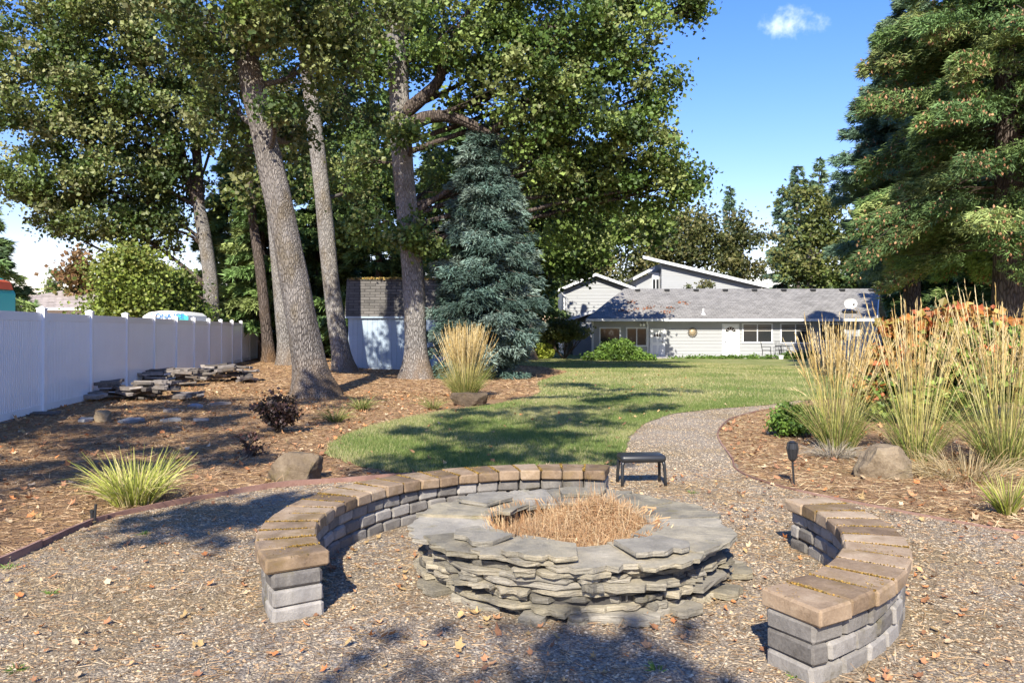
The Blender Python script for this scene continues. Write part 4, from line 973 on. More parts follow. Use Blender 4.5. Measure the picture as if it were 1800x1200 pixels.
round_tree('olive tree behind the sloping upper roof', 1215, 72, 365, 520, 150, olive, 303)
round_tree('sparse branched tree over the right end of the sloping roof', 1305, 70, 372, 505, 100, olive, 304, nc=45)
round_tree('broad yellow green tree right of the sky gap', 1425, 62, 325, 530, 140, [(.12,.15,.035), (.16,.18,.045), (.20,.20,.06), (.08,.11,.03)], 305, nc=80)
round_tree('dark green tree behind the right part of the low roof', 1500, 60, 400, 560, 120, maple, 306)
round_tree('tree filling the gap beside the left gable', 985, 66, 420, 590, 110, maple, 307)
for px, Y, top, W, lb, sd_ in [(1283, 95, 327, 1.6, 'small far conifer tip above the roofs', 311), (1402, 80, 290, 2.6, 'far conifer behind the broad yellow green tree', 312), (1440, 84, 278, 3.0, 'taller far conifer behind the broad yellow green tree', 313), (1375, 82, 330, 2.2, 'lower far conifer at the edge of the sky gap', 314)]:
    p = P(px, 600, Y); conifer('fir_tree', lb, (p.x, p.y), CH+(HOR-top)/F*Y+.2, 1, W*1.35, firb, 90, .55, .16, 'far conifers above the roofs', sd_, .15, .2, pw=.85, dens=.9)
# beyond the fence
gy = 'trees and bushes beyond the white fence'
yl = [(.22,.28,.05), (.28,.34,.06), (.17,.23,.045), (.34,.36,.09)]
round_tree('bright yellow green tree above the white fence', 215, 30.5, 440, 570, 130, yl, 321, group=gy, leaf=.12, nc=150, per=130)
round_tree('bright green bushy tree right of the yellow green one', 305, 33, 478, 575, 110, [(.14,.21,.04), (.19,.26,.05), (.24,.28,.07), (.10,.16,.035)], 322, group=gy, leaf=.12, nc=130, per=130)
round_tree('small reddish brown tree behind the neighbouring roof', 145, 50, 447, 560, 70, [(.24,.13,.06), (.30,.18,.08), (.26,.22,.07)], 323, group=gy, leaf=.24, nc=54, per=50)
round_tree('small dark tree left of the reddish one', 97, 60, 478, 560, 36, maple, 324, group=gy, leaf=.25, nc=27, per=40)
round_tree('yellowish tree seen between the trunks at the far fence end', 430, 52, 430, 600, 110, yl, 325, group=gy, leaf=.25, nc=80, per=50)
round_tree('dark bushy tree behind the far fence posts', 520, 56, 380, 610, 140, maple, 326, group=gy, leaf=.28, nc=80, per=50)

# trees standing behind the photographer, whose shade falls on the garden
def sh(x, y, h, r, n):
    k = h/math.tan(SUN_EL); s = Vector((sdir.x, sdir.y)).normalized(); return (x+s.x*k, y+s.y*k, h, r, r, r*.6, n)
leafy_tree('maple_tree', 'tall tree standing behind the viewpoint on the left', [(-9.5, -7, 0), (-9.4, -7, 3), (-9.2, -6.6, 6), (-8.5, -6, 9), (-8, -5.5, 12)], [.4, .34, .3, .25, .1],
    [sh(-5.5, 8.0, 9, 1.2, 10), sh(-6.8, 10, 10, 1.5, 14), sh(-5.0, 11.5, 10, 1.3, 9), sh(-7, 13.5, 10.5, 1.6, 14), sh(-4.2, 14.0, 11, 1.2, 7), sh(-5.9, 6.5, 9, .9, 7), sh(-2.5, 6.6, 8, .45, 4), sh(-1.9, 7.2, 8, .5, 4), sh(-3.9, 9.4, 8.5, .8, 5), sh(-6, 16, 11, 1.3, 10), sh(-4, 17.5, 11, 1.1, 7), sh(-5.2, 5.8, 8, .9, 7)],
    maple, .16, .26, 80, 1.0, gt, seed=401, k=12, limbr=.005)
leafy_tree('maple_tree', 'tall tree standing behind the viewpoint in the middle', [(-4.5, -15, 0), (-4.4, -14.8, 3), (-4.3, -14.6, 6), (-4.2, -14.2, 9), (-4, -14, 12)], [.4, .34, .3, .25, .1],
    [sh(-.6, 10.4, 10, 1.2, 9), sh(.6, 11.2, 10, .9, 6), sh(-.9, 12.4, 10.5, 1.1, 8), sh(1.2, 13.2, 10.5, .9, 6), sh(0.0, 14.8, 11, 1.3, 9), sh(2.2, 16, 11, 1.1, 8), sh(1.4, 18.5, 11, 1.3, 10), sh(3.4, 20.5, 12, 1.4, 8), sh(0.3, 3.55, 8, .3, 2), sh(-.6, 3.2, 8, .25, 1), sh(1.1, 22, 12, 1.2, 8), sh(-1.1, 9.6, 9, .7, 4), sh(.9, 9.9, 9, .5, 3)],
    maple, .15, .22, 80, 1.0, gt, seed=402, k=12, limbr=.004)

# ------------------------------------------------------------ shrubs
def shrub(name, label, loc, blobs, cols, leaf, rc, per, seed, group=None, cat='shrub', stems=8, stemmat='twig', elong=.42, nb=(0, -.4, .7), leafname='leaves', flat=.7):
    global rng; rng = np.random.default_rng(seed); random.seed(seed)
    x, y = loc; t = thing(name, label, cat, (x, y, float(gz(x, y))), 0, group); mb = MB(); cl = []
    for (bx, by, bz, rx, ry, rz, n) in blobs:
        p = blobpts((bx, by, bz), (rx, ry, rz), n); cl.append(p)
        for q in p[:stems]: add_limb(mb, [(random.uniform(-.06, .06), random.uniform(-.06, .06), -.02), (bx*.5+q[0]*.25, by*.5+q[1]*.25, bz*.45+.05), tuple(q)], .012, .004, 4, 2)
    mb.build('stems', M[stemmat], t)
    cl = np.concatenate(cl); V, Fq, C = leaf_mass(cl, rc, per, leaf, cols, elong, nb, flat); V[:, 2] = np.maximum(V[:, 2], .01)
    obj(leafname, npmesh(leafname, V, Fq, M['leaf'], C), t)
    return t
shrub('purple_shrub', 'small dark purple leaved shrub in the left bed', G(488, 762), [(0, 0, .40, .30, .28, .24, 60), (0.05, 0, .2, .16, .16, .14, 16)], [(.055,.03,.03), (.085,.045,.04), (.035,.022,.022), (.10,.07,.055)], .05, .05, 26, 501, 'dark purple shrubs')
shrub('purple_shrub', 'tiny sparse purple sapling in front of the small purple shrub', G(438, 803), [(-.02, 0, .24, .12, .1, .13, 12), (.1, 0, .1, .14, .1, .07, 8)], [(.12,.05,.04), (.07,.04,.035)], .04, .035, 12, 502, 'dark purple shrubs')
shrub('evergreen_shrub', 'low bright green shrub at the edge of the right bed', G(1398, 768), [(0, 0, .26, .34, .3, .2, 90), (-.15, 0, .18, .22, .2, .12, 30)], [(.14,.24,.04), (.19,.30,.055), (.09,.17,.03)], .05, .055, 34, 503)
redl = [(.52,.14,.05), (.60,.22,.08), (.44,.17,.04), (.36,.28,.06), (.56,.33,.10)]
grl = [(.20,.30,.055), (.28,.37,.08), (.14,.22,.045), (.34,.40,.10)]
t = shrub('viburnum_shrub', 'large green shrub with orange red top leaves behind the feather grasses', G(1640, 742), [(0, 0, .85, 1.0, .7, .65, 170), (.3, .1, 1.4, .9, .6, .4, 90), (-.75, 0, .5, .45, .5, .4, 50), (1.1, .2, .95, .6, .6, .7, 80), (1.9, .3, .95, .8, .6, .7, 80)], grl, .12, .12, 20, 504, flat=.5, elong=.46, nb=(0, -.8, 1.0))
rng = np.random.default_rng(505)
cl = np.concatenate([blobpts((-.4, -.1, 1.6), (.55, .45, .18), 44), blobpts((.25, -.1, 1.85), (.6, .4, .16), 22), blobpts((-.9, -.2, 1.2), (.3, .3, .26), 14), blobpts((.9, -.1, 1.75), (.5, .4, .18), 12), blobpts((-.1, -.55, 1.3), (.8, .2, .35), 6), blobpts((-1.15, -.1, .6), (.2, .3, .2), 9)])
V, Fq, C = leaf_mass(cl, .10, 13, .125, redl, .45, (0, -.9, .9), .5)
obj('red_leaves', npmesh('red_leaves', V, Fq, M['leaf'], C), t)

# ------------------------------------------------------------ shed
def lap_wall(name, x0, x1, z0, z1, step, mt, parent, y=0, topf=None, lap=.022):
    mb = MB(); z = z0
    while z < z1-.001:
        zt = min(z+step, z1); a0, a1 = x0, x1; b0, b1 = x0, x1
        if topf: a0, a1 = topf(z); b0, b1 = topf(zt)
        if b1-b0 < .02: b0 = b1 = (a0+a1)/2
        mb.add([(a0, y-lap, z), (a1, y-lap, z), (b1, y, zt), (b0, y, zt), (a0, y, z), (a1, y, z)], [(0, 1, 2, 3), (4, 5, 1, 0)])
        z = zt
    mb.box(x0 if not topf else x0+.05, x1 if not topf else x1-.05, y+.002, y+.06, z0, z0+.3 if topf else z1)
    if topf: 
        l0, l1 = topf(z0); mb.add([(l0, y+.004, z0), (l1, y+.004, z0), (*[(topf(z1)[1])], y+.004, z1), (topf(z1)[0], y+.004, z1)], [(0, 1, 2, 3)])
    return mb.build(name, mt, parent)
Ys = 32; pl_ = P(612, 647, Ys); pr = P(800, 647, Ys); Ws = pr.x-pl_.x
shed = thing('garden_shed', 'blue grey gambrel roofed garden shed behind the trunks', 'shed', (pl_.x, Ys, float(gz(-4, Ys))))
zw = P(0, 553, Ys).z; zr = P(0, 491, Ys).z; zr2 = zr+.16
mb = MB(); nb2 = 22; wS = Ws/nb2; V = []
prof = []
for i in range(nb2):
    a = i*wS; prof += [(a, .012), (a+.012, .012), (a+.02, 0), (a+wS-.008, 0), (a+wS, .012)]
for (xx, yy) in prof: V += [(xx, yy, .12), (xx, yy, zw)]
mb.add(V, [(2*i, 2*i+2, 2*i+3, 2*i+1) for i in range(len(prof)-1)])
mb.box(0, Ws, .014, .1, .0, zw); mb.build('wall', M['siding_shed'], shed)
mb = MB(); mb.box(0, .05, .1, 3.0, 0, zw); mb.box(Ws-.05, Ws, .1, 3.0, 0, zw); mb.box(0, Ws, 2.95, 3.0, 0, zw)
for xx in (0.0, Ws-.05): mb.prism([(xx, .0, zw), (xx, .35, zr), (xx, 1.5, zr2), (xx, 2.65, zr), (xx, 3.0, zw)], (.05, 0, 0))
mb.build('side_wall', M['siding_shed'], shed)
mb = MB()
nr = 9
for i in range(nr):     # lapped shingle courses on the steep lower slope
    f0_, f1_ = i/nr, (i+1)/nr; z0_, z1_ = zw-.04+(zr-zw+.04)*f0_, zw-.04+(zr-zw+.04)*f1_
    y0_, y1_ = -.08+.43*f0_, -.08+.43*f1_
    mb.box(-.12, Ws+.12, 0, .02, 0, (Vector((0, y1_-y0_, z1_-z0_)).length+.02), Matrix.Translation((0, y0_-.02, z0_))@Matrix.Rotation(-math.atan2(y1_-y0_-.012, z1_-z0_), 4, 'X'))
mb.build('lower_roof', M['roof_shed'], shed)
mb = MB(); mb.prism([(-.12, .30, zr), (-.12, 1.5, zr2), (-.12, 1.5, zr2+.05), (-.12, .30, zr+.05)], (Ws+.24, 0, 0)); mb.prism([(-.12, 1.5, zr2), (-.12, 2.7, zr), (-.12, 2.7, zr+.05), (-.12, 1.5, zr2+.05)], (Ws+.24, 0, 0))
mb.prism([(-.12, 2.7, zr), (-.12, 3.1, zw), (-.12, 3.14, zw), (-.12, 2.74, zr)], (Ws+.24, 0, 0)); mb.build('upper_roof', M['roof_shed'], shed)
mb = MB(); mb.box(-.1, Ws+.1, -.1, -.075, zw-.1, zw-.03); mb.build('eave_trim', M['siding_shed'], shed)
for xx in (1.3, 2.75): mb = MB(); mb.box(xx, xx+.035, -.018, 0, .12, zw-.1); mb.build('batten', M['siding_shed'], shed)
rng = np.random.default_rng(77); n = 1500; q = np.stack([rng.uniform(-.1, Ws+.1, n), rng.uniform(.25, .9, n), np.zeros(n)], -1); q[:, 2] = zr+.05+(q[:, 1]-.3)*(zr2-zr)/1.2+rng.random(n)*.05
V, Fq, C = leafquads(q, rng.uniform(.04, .10, n), pal([(.34,.19,.06), (.22,.17,.05), (.40,.27,.09), (.14,.14,.04)], n), (0, 0, 1)); tag(obj('roof_moss', npmesh('roof_moss', V, Fq, M['litter'], C), shed), kind='stuff')

# ------------------------------------------------------------ main house
Yh = 49.4; ox = P(1040, 0, Yh).x; gz0 = -.15
house = thing('low_house', 'long low pale blue house wing with grey shingle roof', 'house', (ox, Yh, gz0))
def hx(px): return P(px, 0, Yh).x-ox
def hz(py): return P(0, py, Yh).z-gz0
x_end = hx(1512); ze = 2.36
lap_wall('siding', 0, x_end, 0, ze+.1, .21, M['siding'], house)
SK = .62   # the wing runs back at a slant
mb = MB()
mb.add([(x_end, .0, 0), (x_end+9*SK, 9, 0), (x_end+9*SK, 9, ze), (x_end+4.6*SK, 4.6, 4.55), (x_end, 0, ze)], [(0, 1, 2, 3, 4)])
mb.add([(0, .0, 0), (9*SK, 9, 0), (9*SK, 9, ze), (4.6*SK, 4.6, 4.5), (0, 0, ze)], [(4, 3, 2, 1, 0)])
mb.add([(9*SK, 9, 0), (x_end+9*SK, 9, 0), (x_end+9*SK, 9, ze), (9*SK, 9, ze)], [(0, 3, 2, 1)])
mb.build('end_wall', M['siding'], house)
xl0 = hx(1028); xr0 = hx(1533); xl1 = hx(1090)+.5+ .2; zrg = 4.55
rl = P(1097, 510, Yh+4.6).x-ox; rrx = P(1545, 505, Yh+4.6).x-ox
mb = MB()
def slope(mb, A, B, Cc, D, th=.09):
    mb.add([A, B, Cc, D]+[tuple(Vector(p)-Vector((0, 0, th))) for p in (A, B, Cc, D)], [(0, 1, 2, 3), (7, 6, 5, 4), (0, 4, 5, 1), (1, 5, 6, 2), (2, 6, 7, 3), (3, 7, 4, 0)])
slope(mb, (xl0, -.62, ze+.06), (xr0, -.62, ze+.06), (rrx, 4.6, zrg), (rl, 4.6, zrg))
slope(mb, (rl, 4.6, zrg), (rrx, 4.6, zrg), (rrx+3, 9.6, ze), (rl+3, 9.6, ze))
roof = mb.build('roof', M['roof'], house)
mb = MB(); mb.box(xl0, xr0, -.70, -.625, ze-.10, ze+.05); mb.build('gutter', M['gutter'], house)
mb = MB(); mb.box(xl0, xr0, -.62, .0, ze-.04, ze-.02); mb.build('soffit', M['trim'], house)
mb = MB()
slope(mb, (xr0, -.64, ze+.10), (xr0+.06, -.64, ze+.10), (rrx+.06, 4.6, zrg+.04), (rrx, 4.6, zrg+.04), .22); mb.build('rake_board', M['trim'], house)
for i in range(9):     # ridge vents
    f = (i+.35)/8.8; xx = rl+(rrx-rl)*f; m2 = MB(); yv = 4.15; zv = ze+.06+(zrg-ze-.06)*(yv+.62)/5.22
    m2.box(xx, xx+.32, yv-.15, yv+.12, zv-.02, zv+.13); m2.build('roof_vent', M['dark'], roof)
m2 = MB(); xx = hx(1237); m2.tube([(xx, .1, ze+.35), (xx, .1, ze+.72)], .05, 8); m2.tube([(xx, .1, ze+.3), (xx, .1, ze+.45)], [.16, .07], 8); m2.build('vent_pipe', M['gutter'], roof)
for px, py in ((1157, 555), (1165, 546), (1110, 549), (1128, 546), (1194, 537), (1098, 536), (1083, 552)):
    n = 60; n = 26; q = np.stack([rng.normal(hx(px)+.6, .25, n), rng.normal(0, .16, n), np.zeros(n)], -1); q[:, 1] += (565-py)/57*5.2-.6; q[:, 2] = ze+.075+(zrg-ze-.06)*(q[:, 1]+.62)/5.22+.02; 
    V, Fq, C = leafquads(q, rng.uniform(.08, .14, n), pal([(.36,.16,.09), (.28,.13,.08)], n), (0, -.4, 3)); tag(obj('roof_leaves', npmesh('roof_leaves', V, Fq, M['litter'], C), roof), kind='stuff')
def window(px0, px1, py0, py1, parent, mull=True, blinds=0):
    x0, x1 = hx(px0), hx(px1); z0, z1 = hz(py1), hz(py0); w_ = MB(); fr = .09
    for (a, b_, c_, d_) in ((x0, x1, z0, z0+fr), (x0, x1, z1-fr, z1), (x0, x0+fr, z0+fr, z1-fr), (x1-fr, x1, z0+fr, z1-fr)): w_.box(a, b_, -.06, .02, c_, d_)
    o = w_.build('window', M['trim'], parent)
    g = MB(); g.box(x0+fr, x1-fr, -.028, -.018, z0+fr, z1-fr); g.build('pane', M['glass'], o)
    if mull: g = MB(); xm = (x0+x1)/2; g.box(xm-.03, xm+.03, -.05, -.03, z0+fr, z1-fr); g.build('mullion', M['trim'], o)
    if blinds:
        g = MB(); zz = z1-fr-.03
        for i in range(4): g.box(x0+fr+.02, x1-fr-.02, -.035, -.029, zz-.075, zz-.02); zz -= .1
        g.build('blind', M['blind'], o)
    return o
window(1053, 1091, 575, 612, house, False); window(1100, 1138, 575, 609, house)
window(1304, 1358, 568, 603, house, True, 1); window(1371, 1425, 568, 604, house, True, 1); window(1440, 1486, 568, 600, house, False)
def door(px0, px1, py0, fan, steps=False):
    x0, x1 = hx(px0), hx(px1); z1 = hz(py0); f = MB()
    f.box(x0, x0+.09, -.06, .02, 0, z1); f.box(x1-.09, x1, -.06, .02, 0, z1); f.box(x0+.09, x1-.09, -.06, .02, z1-.09, z1)
    d = f.build('door', M['trim'], house); a, b_ = x0+.09, x1-.09; g = MB(); g.box(a, b_, -.035, -.005, .02, z1-.09); leaf = g.build('door_leaf', M['white_paint'], d)
    w2 = (b_-a); 
    for i in (0, 1):
        for (q0, q1) in ((.12, .75), (.95, 1.25)):
            g = MB(); g.box(a+.1+i*w2*.47, a+w2*.43+i*w2*.47, -.047, -.036, q0, q1); g.build('door_panel', M['grey_panel'], d)
    cx, cz, rr = (a+b_)/2, z1-.52, w2*.38
    if fan:
        for k in range(5):
            a0, a1 = math.pi*k/5+.06, math.pi*(k+1)/5-.06; g = MB()
            g.prism([(cx+math.cos(a0)*rr*.35, -.045, cz+math.sin(a0)*rr*.35), (cx+math.cos(a1)*rr*.35, -.045, cz+math.sin(a1)*rr*.35), (cx+math.cos(a1)*rr, -.045, cz+math.sin(a1)*rr), (cx+math.cos(a0)*rr, -.045, cz+math.sin(a0)*rr)], (0, .008, 0)); g.build('pane', M['glass'], d)
    else:
        for k in range(3):
            g = MB(); xx = a+w2*(.2+.21*k); g.prism([(xx, -.045, cz), (xx+w2*.17, -.045, cz), (xx+w2*(.10+.05*(k == 1)), -.045, cz+.2), (xx+w2*.04, -.045, cz+.2)], (0, .008, 0)); g.build('pane', M['glass'], d)
    g = MB(); g.tube([(a+.09 if fan else b_-.09, -.04, .98), (a+.09 if fan else b_-.09, -.09, .98)], .035, 8); g.build('handle', M['iron'], d)
    g = MB(); g.tube([(a+.09 if fan else b_-.09, -.04, 1.15), (a+.09 if fan else b_-.09, -.06, 1.15)], .03, 8); g.build('lock', M['iron'], d)
    return d
door(1269, 1299, 569, True); door(1142, 1169, 577, False)
for xx in (0, x_end-.12): mb = MB(); mb.box(xx, xx+.12, -.03, .0, 0, ze-.05); mb.build('corner_trim', M['trim'], house)
mb = MB(); xx = hx(1141)-.1; mb.tube([(xx, -.08, 0), (xx, -.08, ze-.3), (xx-.1, -.3, ze-.15), (xx-.1, -.64, ze-.1)], .045, 6); mb.build('downpipe', M['gutter'], house)
# wall ornament, lamp, dish
o = thing('sun_ornament', 'round bronze sun ornament hanging on the house wall', 'wall ornament', (ox+hx(1217), Yh-.05, gz0+hz(584)))
mb = MB(); 
for k in range(12):
    a = k*math.pi/6; mb.prism([(math.cos(a-.17)*.2, 0, math.sin(a-.17)*.2), (math.cos(a+.17)*.2, 0, math.sin(a+.17)*.2), (math.cos(a)*.34, 0, math.sin(a)*.34)], (0, -.015, 0))
mb.build('rays', M['brass'], o)
mb = MB(); mb.tube([(0, 0, 0), (0, -.03, 0), (0, -.06, 0)], [.2, .18, .08], 16); mb.build('disc', M['brass'], o, True)
mb = MB(); ring = [(math.cos(a)*.27, -.02, math.sin(a)*.27) for a in np.linspace(0, 2*math.pi, 25)]; mb.tube(ring, .016, 5, False); mb.build('ring', M['iron'], o)
o = thing('flood_light', 'white flood light under the eave left of the small door', 'outdoor light', (ox+hx(1128), Yh-.05, gz0+hz(570)))
for sx in (-.09, .09): mb = MB(); mb.tube([(sx*.3, 0, .06), (sx, -.1, .02), (sx*1.1, -.22, -.05)], [.02, .05, .075], 10); mb.build('lamp_head', M['white_paint'], o)
mb = MB(); mb.box(-.06, .06, -.03, .04, 0, .12); mb.build('bracket', M['iron'], o)
dx_, dy_ = hx(1490)+.25, .4; dzz = ze+.06+(zrg-ze-.06)*(dy_+.62)/5.22
o = thing('satellite_dish', 'grey satellite dish on the right end of the low roof', 'satellite dish', (ox+dx_, Yh+dy_, gz0+dzz))
V = []; 
for j in range(5):
    for i in range(20):
        r_ = .42*j/4; V.append((math.cos(i*math.pi/10)*r_, -.16+.6*r_*r_*(-1), math.sin(i*math.pi/10)*r_*.8+.55))
mb = MB(); mb.add(V, [(j*20+i, j*20+(i+1) % 20, (j+1)*20+(i+1) % 20, (j+1)*20+i) for j in range(4) for i in range(20)]); mb.build('dish', M['dish'], o, True)
mb = MB(); mb.tube([(0, -.05, 0), (0, -.05, .55)], .025, 6); mb.build('mast', M['iron'], o)
mb = MB(); mb.tube([(0, -.15, .2), (0, -.7, .45)], .015, 5); mb.box(-.05, .05, -.76, -.66, .42, .52); mb.build('receiver_arm', M['iron'], o)
mb = MB(); mb.box(-.45, .45, -.25, .05, .0, .09); mb.build('base', M['iron'], o)

# upper part of the house: two storey gable and the sloped volume
up = thing('upper_house', 'two storey gabled part of the pale blue house behind the low wing', 'house', (P(990, 0, 56).x, 56, gz0))
ux = up.location.x
def X56(px, Y=56): return P(px, 0, Y).x-ux
def Z56(py, Y=56): return P(0, py, Y).z-gz0
gl, gr, gp_ = X56(991), X56(1116), X56(1046); zt_, zp, zq = Z56(503), Z56(487), Z56(508)
lap_wall('siding', gl, gr, 0, zt_-.35, .22, M['siding'], up)
def tf(z):
    f = max(0, min(1, (z-(zt_-.35))/(zp-(zt_-.35)))); return (gl+(gp_-gl)*f, gr+(gp_-gr)*f)
lap_wall('gable_siding', gl, gr, zt_-.35, zp-.02, .22, M['siding'], up, topf=tf)
mb = MB(); mb.box(gl, gl+.06, .06, 7, 0, zt_-.3); mb.box(gr-.06, gr, .06, 7, 0, zt_-.3); mb.box(gl, gr, 6.9, 7, 0, zt_-.3); mb.build('side_wall', M['siding'], up)
A = Vector((X56(980), -.45, zt_-.26)); Bp = Vector((gp_, -.45, zp+.22)); Cr = Vector((X56(1128), -.45, zq-.12))
mb = MB(); slope(mb, tuple(A), tuple(Bp), tuple(Bp+Vector((1.5, 7.8, 0))), tuple(A+Vector((1.5, 7.8, 0))), .1); slope(mb, tuple(Bp), tuple(Cr), tuple(Cr+Vector((2.2, 7.8, 0))), tuple(Bp+Vector((1.5, 7.8, 0))), .1); mb.build('roof', M['roof'], up)
mb = MB(); o1 = Vector((0, -.03, .03))
for a_, b_ in ((A, Bp), (Bp, Cr)): 
    mb.prism([tuple(a_+o1), tuple(b_+o1), tuple(b_+o1-Vector((0, 0, .19))), tuple(a_+o1-Vector((0, 0, .19)))], (0, .027, 0))
mb.build('bargeboard', M['trim'], up)
mb = MB(); mb.tube([(gp_, -.03, zp-.35), (gp_, -.1, zp-.37)], .07, 8); mb.build('gable_lamp', M['dark'], up)
mb = MB(); mb.box(gl-.02, gl+.1, -.03, 0, 0, zt_-.3); mb.tube([(gl+.2, -.06, 0), (gl+.2, -.06, zt_-.9), (gl-.25, -.3, zt_-.4)], .045, 6); mb.build('corner_trim', M['trim'], up)
# small entry roof at lower left
mb = MB(); ea = Vector((X56(962), -2.5, Z56(572, 53.5)+.0)); eb = Vector((X56(1036), -2.5, Z56(545, 53.5))); ec = Vector((X56(1062), -2.5, Z56(555, 53.5)))
slope(mb, tuple(ea), tuple(eb), tuple(eb+Vector((0, 2.5, 0))), tuple(ea+Vector((0, 2.5, 0))), .08); slope(mb, tuple(eb), tuple(ec), tuple(ec+Vector((0, 2.5, 0))), tuple(eb+Vector((0, 2.5, 0))), .08); mb.build('porch_roof', M['roof'], up)
mb = MB()
for a_, b_ in ((ea, eb), (eb, ec)): mb.prism([tuple(a_+o1), tuple(b_+o1), tuple(b_+o1-Vector((0, 0, .22))), tuple(a_+o1-Vector((0, 0, .22)))], (0, .027, 0))
mb.build('porch_bargeboard', M['trim'], up)
mb = MB(); mb.box(X56(1003), X56(1055), -2.3, -2.2, 0, Z56(566, 53.5)); mb.build('porch_wall', M['siding'], up)
# sloped volume at the right
lo = thing('sloped_house', 'pale blue upper volume with long sloping roof and corner window behind the low roof', 'house', (P(1115, 0, 60).x, 60, gz0)); lx = lo.location.x
def X60(px): return P(px, 0, 60).x-lx
def Z60(py): return P(0, py, 60).z-gz0
mb = MB(); body = [(X60(1163), 0, 0), (X60(1338), 0, 0), (X60(1338), 0, Z60(502)), (X60(1163), 0, Z60(462))]
zz = Z60(520)
while zz < Z60(463):
    z2 = zz+.17; 
    def xr(z): return X60(1338) if z < Z60(502) else X60(1338)+(X60(1163)-X60(1338))*(z-Z60(502))/(Z60(462)-Z60(502))
    mb.add([(X60(1163), -.012, zz), (xr(zz), -.012, zz), (max(xr(z2), X60(1163)), 0, z2), (X60(1163), 0, z2)], [(0, 1, 2, 3)]); zz = z2
mb.prism([(a_, .01, c_) for a_, b_, c_ in body], (0, 6, 0)); mb.build('siding', M['siding'], lo)
mb = MB(); mb.prism([(X60(1122), .9, 0), (X60(1160), .9, 0), (X60(1160), .9, Z60(474)), (X60(1122), .9, Z60(490))], (0, 5, 0)); mb.build('side_volume', M['siding'], lo)
mb = MB(); p1 = Vector((X60(1128), -.5, Z60(451))); p2 = Vector((X60(1348), -.5, Z60(503)))
slope(mb, tuple(p1), tuple(p2), tuple(p2+Vector((2.2, 7, 0.15))), tuple(p1+Vector((2.5, 7, 0.15))), .1); q1 = Vector((X60(1114), .3, Z60(488))); q2 = Vector((X60(1152), .3, Z60(468)))
slope(mb, tuple(q1), tuple(q2), tuple(q2+Vector((0, 5, 0))), tuple(q1+Vector((0, 5, 0))), .1); mb.build('roof', M['roof'], lo)
mb = MB()
for a_, b_ in ((p1, p2), (q1, q2)): mb.prism([tuple(a_+o1), tuple(b_+o1), tuple(b_+o1-Vector((0, 0, .22))), tuple(a_+o1-Vector((0, 0, .22)))], (0, .027, 0))
mb.build('bargeboard', M['trim'], lo)
mb = MB(); mb.box(X60(1149), X60(1162), .7, .86, Z60(508), Z60(478)); wn = mb.build('window', M['trim'], lo)
mb = MB(); mb.box(X60(1150.5), X60(1155), .67, .695, Z60(506), Z60(490)); mb.box(X60(1156.5), X60(1161), .67, .695, Z60(506), Z60(490)); mb.build('pane', M['glass'], wn)
for px, py in ((1257, 487), (1306, 497)): mb = MB(); xx = X60(px)+.3; zz = Z60(py+3); mb.tube([(xx, 1, zz-.1), (xx, 1, zz+.45)], .06, 6); mb.build('vent_pipe', M['ochre'], lo)

# patio slab, furniture
mb = MB(); mb.box(ox+hx(1140), ox+hx(1520), Yh-2.2, Yh-.02, gz0-.05, gz0+.05); M['concrete'] = stone_mat('concrete', [(.2, (.25, .24, .22)), (.7, (.42, .40, .37))], (.2, .18, .14), .1); mb.build('patio_slab', M['concrete']); tag(bpy.context.scene.objects['patio_slab'], 'pale concrete patio along the low house', kind='structure')
def hang(name, label, px, rz):
    t = thing(name, label, 'patio chair', (ox+hx(px), Yh-1.5, gz0+.05), rz, 'black metal patio chairs')
    m_ = MB(); m_.box(-.25, .25, -.25, .25, .42, .45); m_.build('seat', M['iron'], t)
    m_ = MB(); m_.tube([(-.25, .25, .42), (-.25, .34, .95), (.25, .34, .95), (.25, .25, .42)], .016, 5)
    for k in range(4): m_.tube([(-.15+.1*k, .26, .45), (-.15+.1*k, .33, .94)], .009, 4)
    m_.build('backrest', M['iron'], t)
    for sx in (-1, 1):
        for sy in (-1, 1): m_ = MB(); m_.tube([(sx*.23, sy*.23, .43), (sx*.27, sy*.27, 0)], .014, 5); m_.build('leg', M['iron'], t)
        m_ = MB(); m_.tube([(sx*.27, .26, .66), (sx*.28, -.22, .66), (sx*.26, -.24, .43)], .014, 5); m_.build('armrest', M['iron'], t)
    return t
hang('patio_chair', 'black metal patio chair standing left of the round table', 1334, 1.3); hang('patio_chair', 'black metal patio chair standing right of the round table', 1394, -1.4); hang('patio_chair', 'black metal patio chair behind the round table by the wall', 1366, .1).location.y += .75
t = thing('patio_table', 'round black mesh patio table in front of the house window', 'table', (ox+hx(1363), Yh-1.7, gz0+.05))
mb = MB(); mb.tube([(0, 0, .70), (0, 0, .73)], [.55, .56], 20); mb.build('tabletop', M['iron'], t)
for k in range(4): a = k*math.pi/2+.6; mb = MB(); mb.tube([(math.cos(a)*.3, math.sin(a)*.3, .7), (math.cos(a)*.42, math.sin(a)*.42, 0)], .018, 5); mb.build('leg', M['iron'], t)
t = thing('plant_pot', 'small white pot on the grass before the patio chairs', 'pot', (ox+hx(1345)-.1, Yh-3.2, gz0)); mb = MB(); mb.tube([(0, 0, 0), (0, 0, .22), (0, 0, .25)], [.12, .17, .18], 12); mb.build('pot', M['white_paint'], t)
mb = MB(); mb.tube([(0, 0, .2), (.02, 0, .6)], .02, 5); mb.build('stem', M['iron'], t)
t = thing('white_screen', 'white slatted fence panels beside the house patio behind the grasses', 'fence', (P(1473, 0, 44).x, 44, gz0))
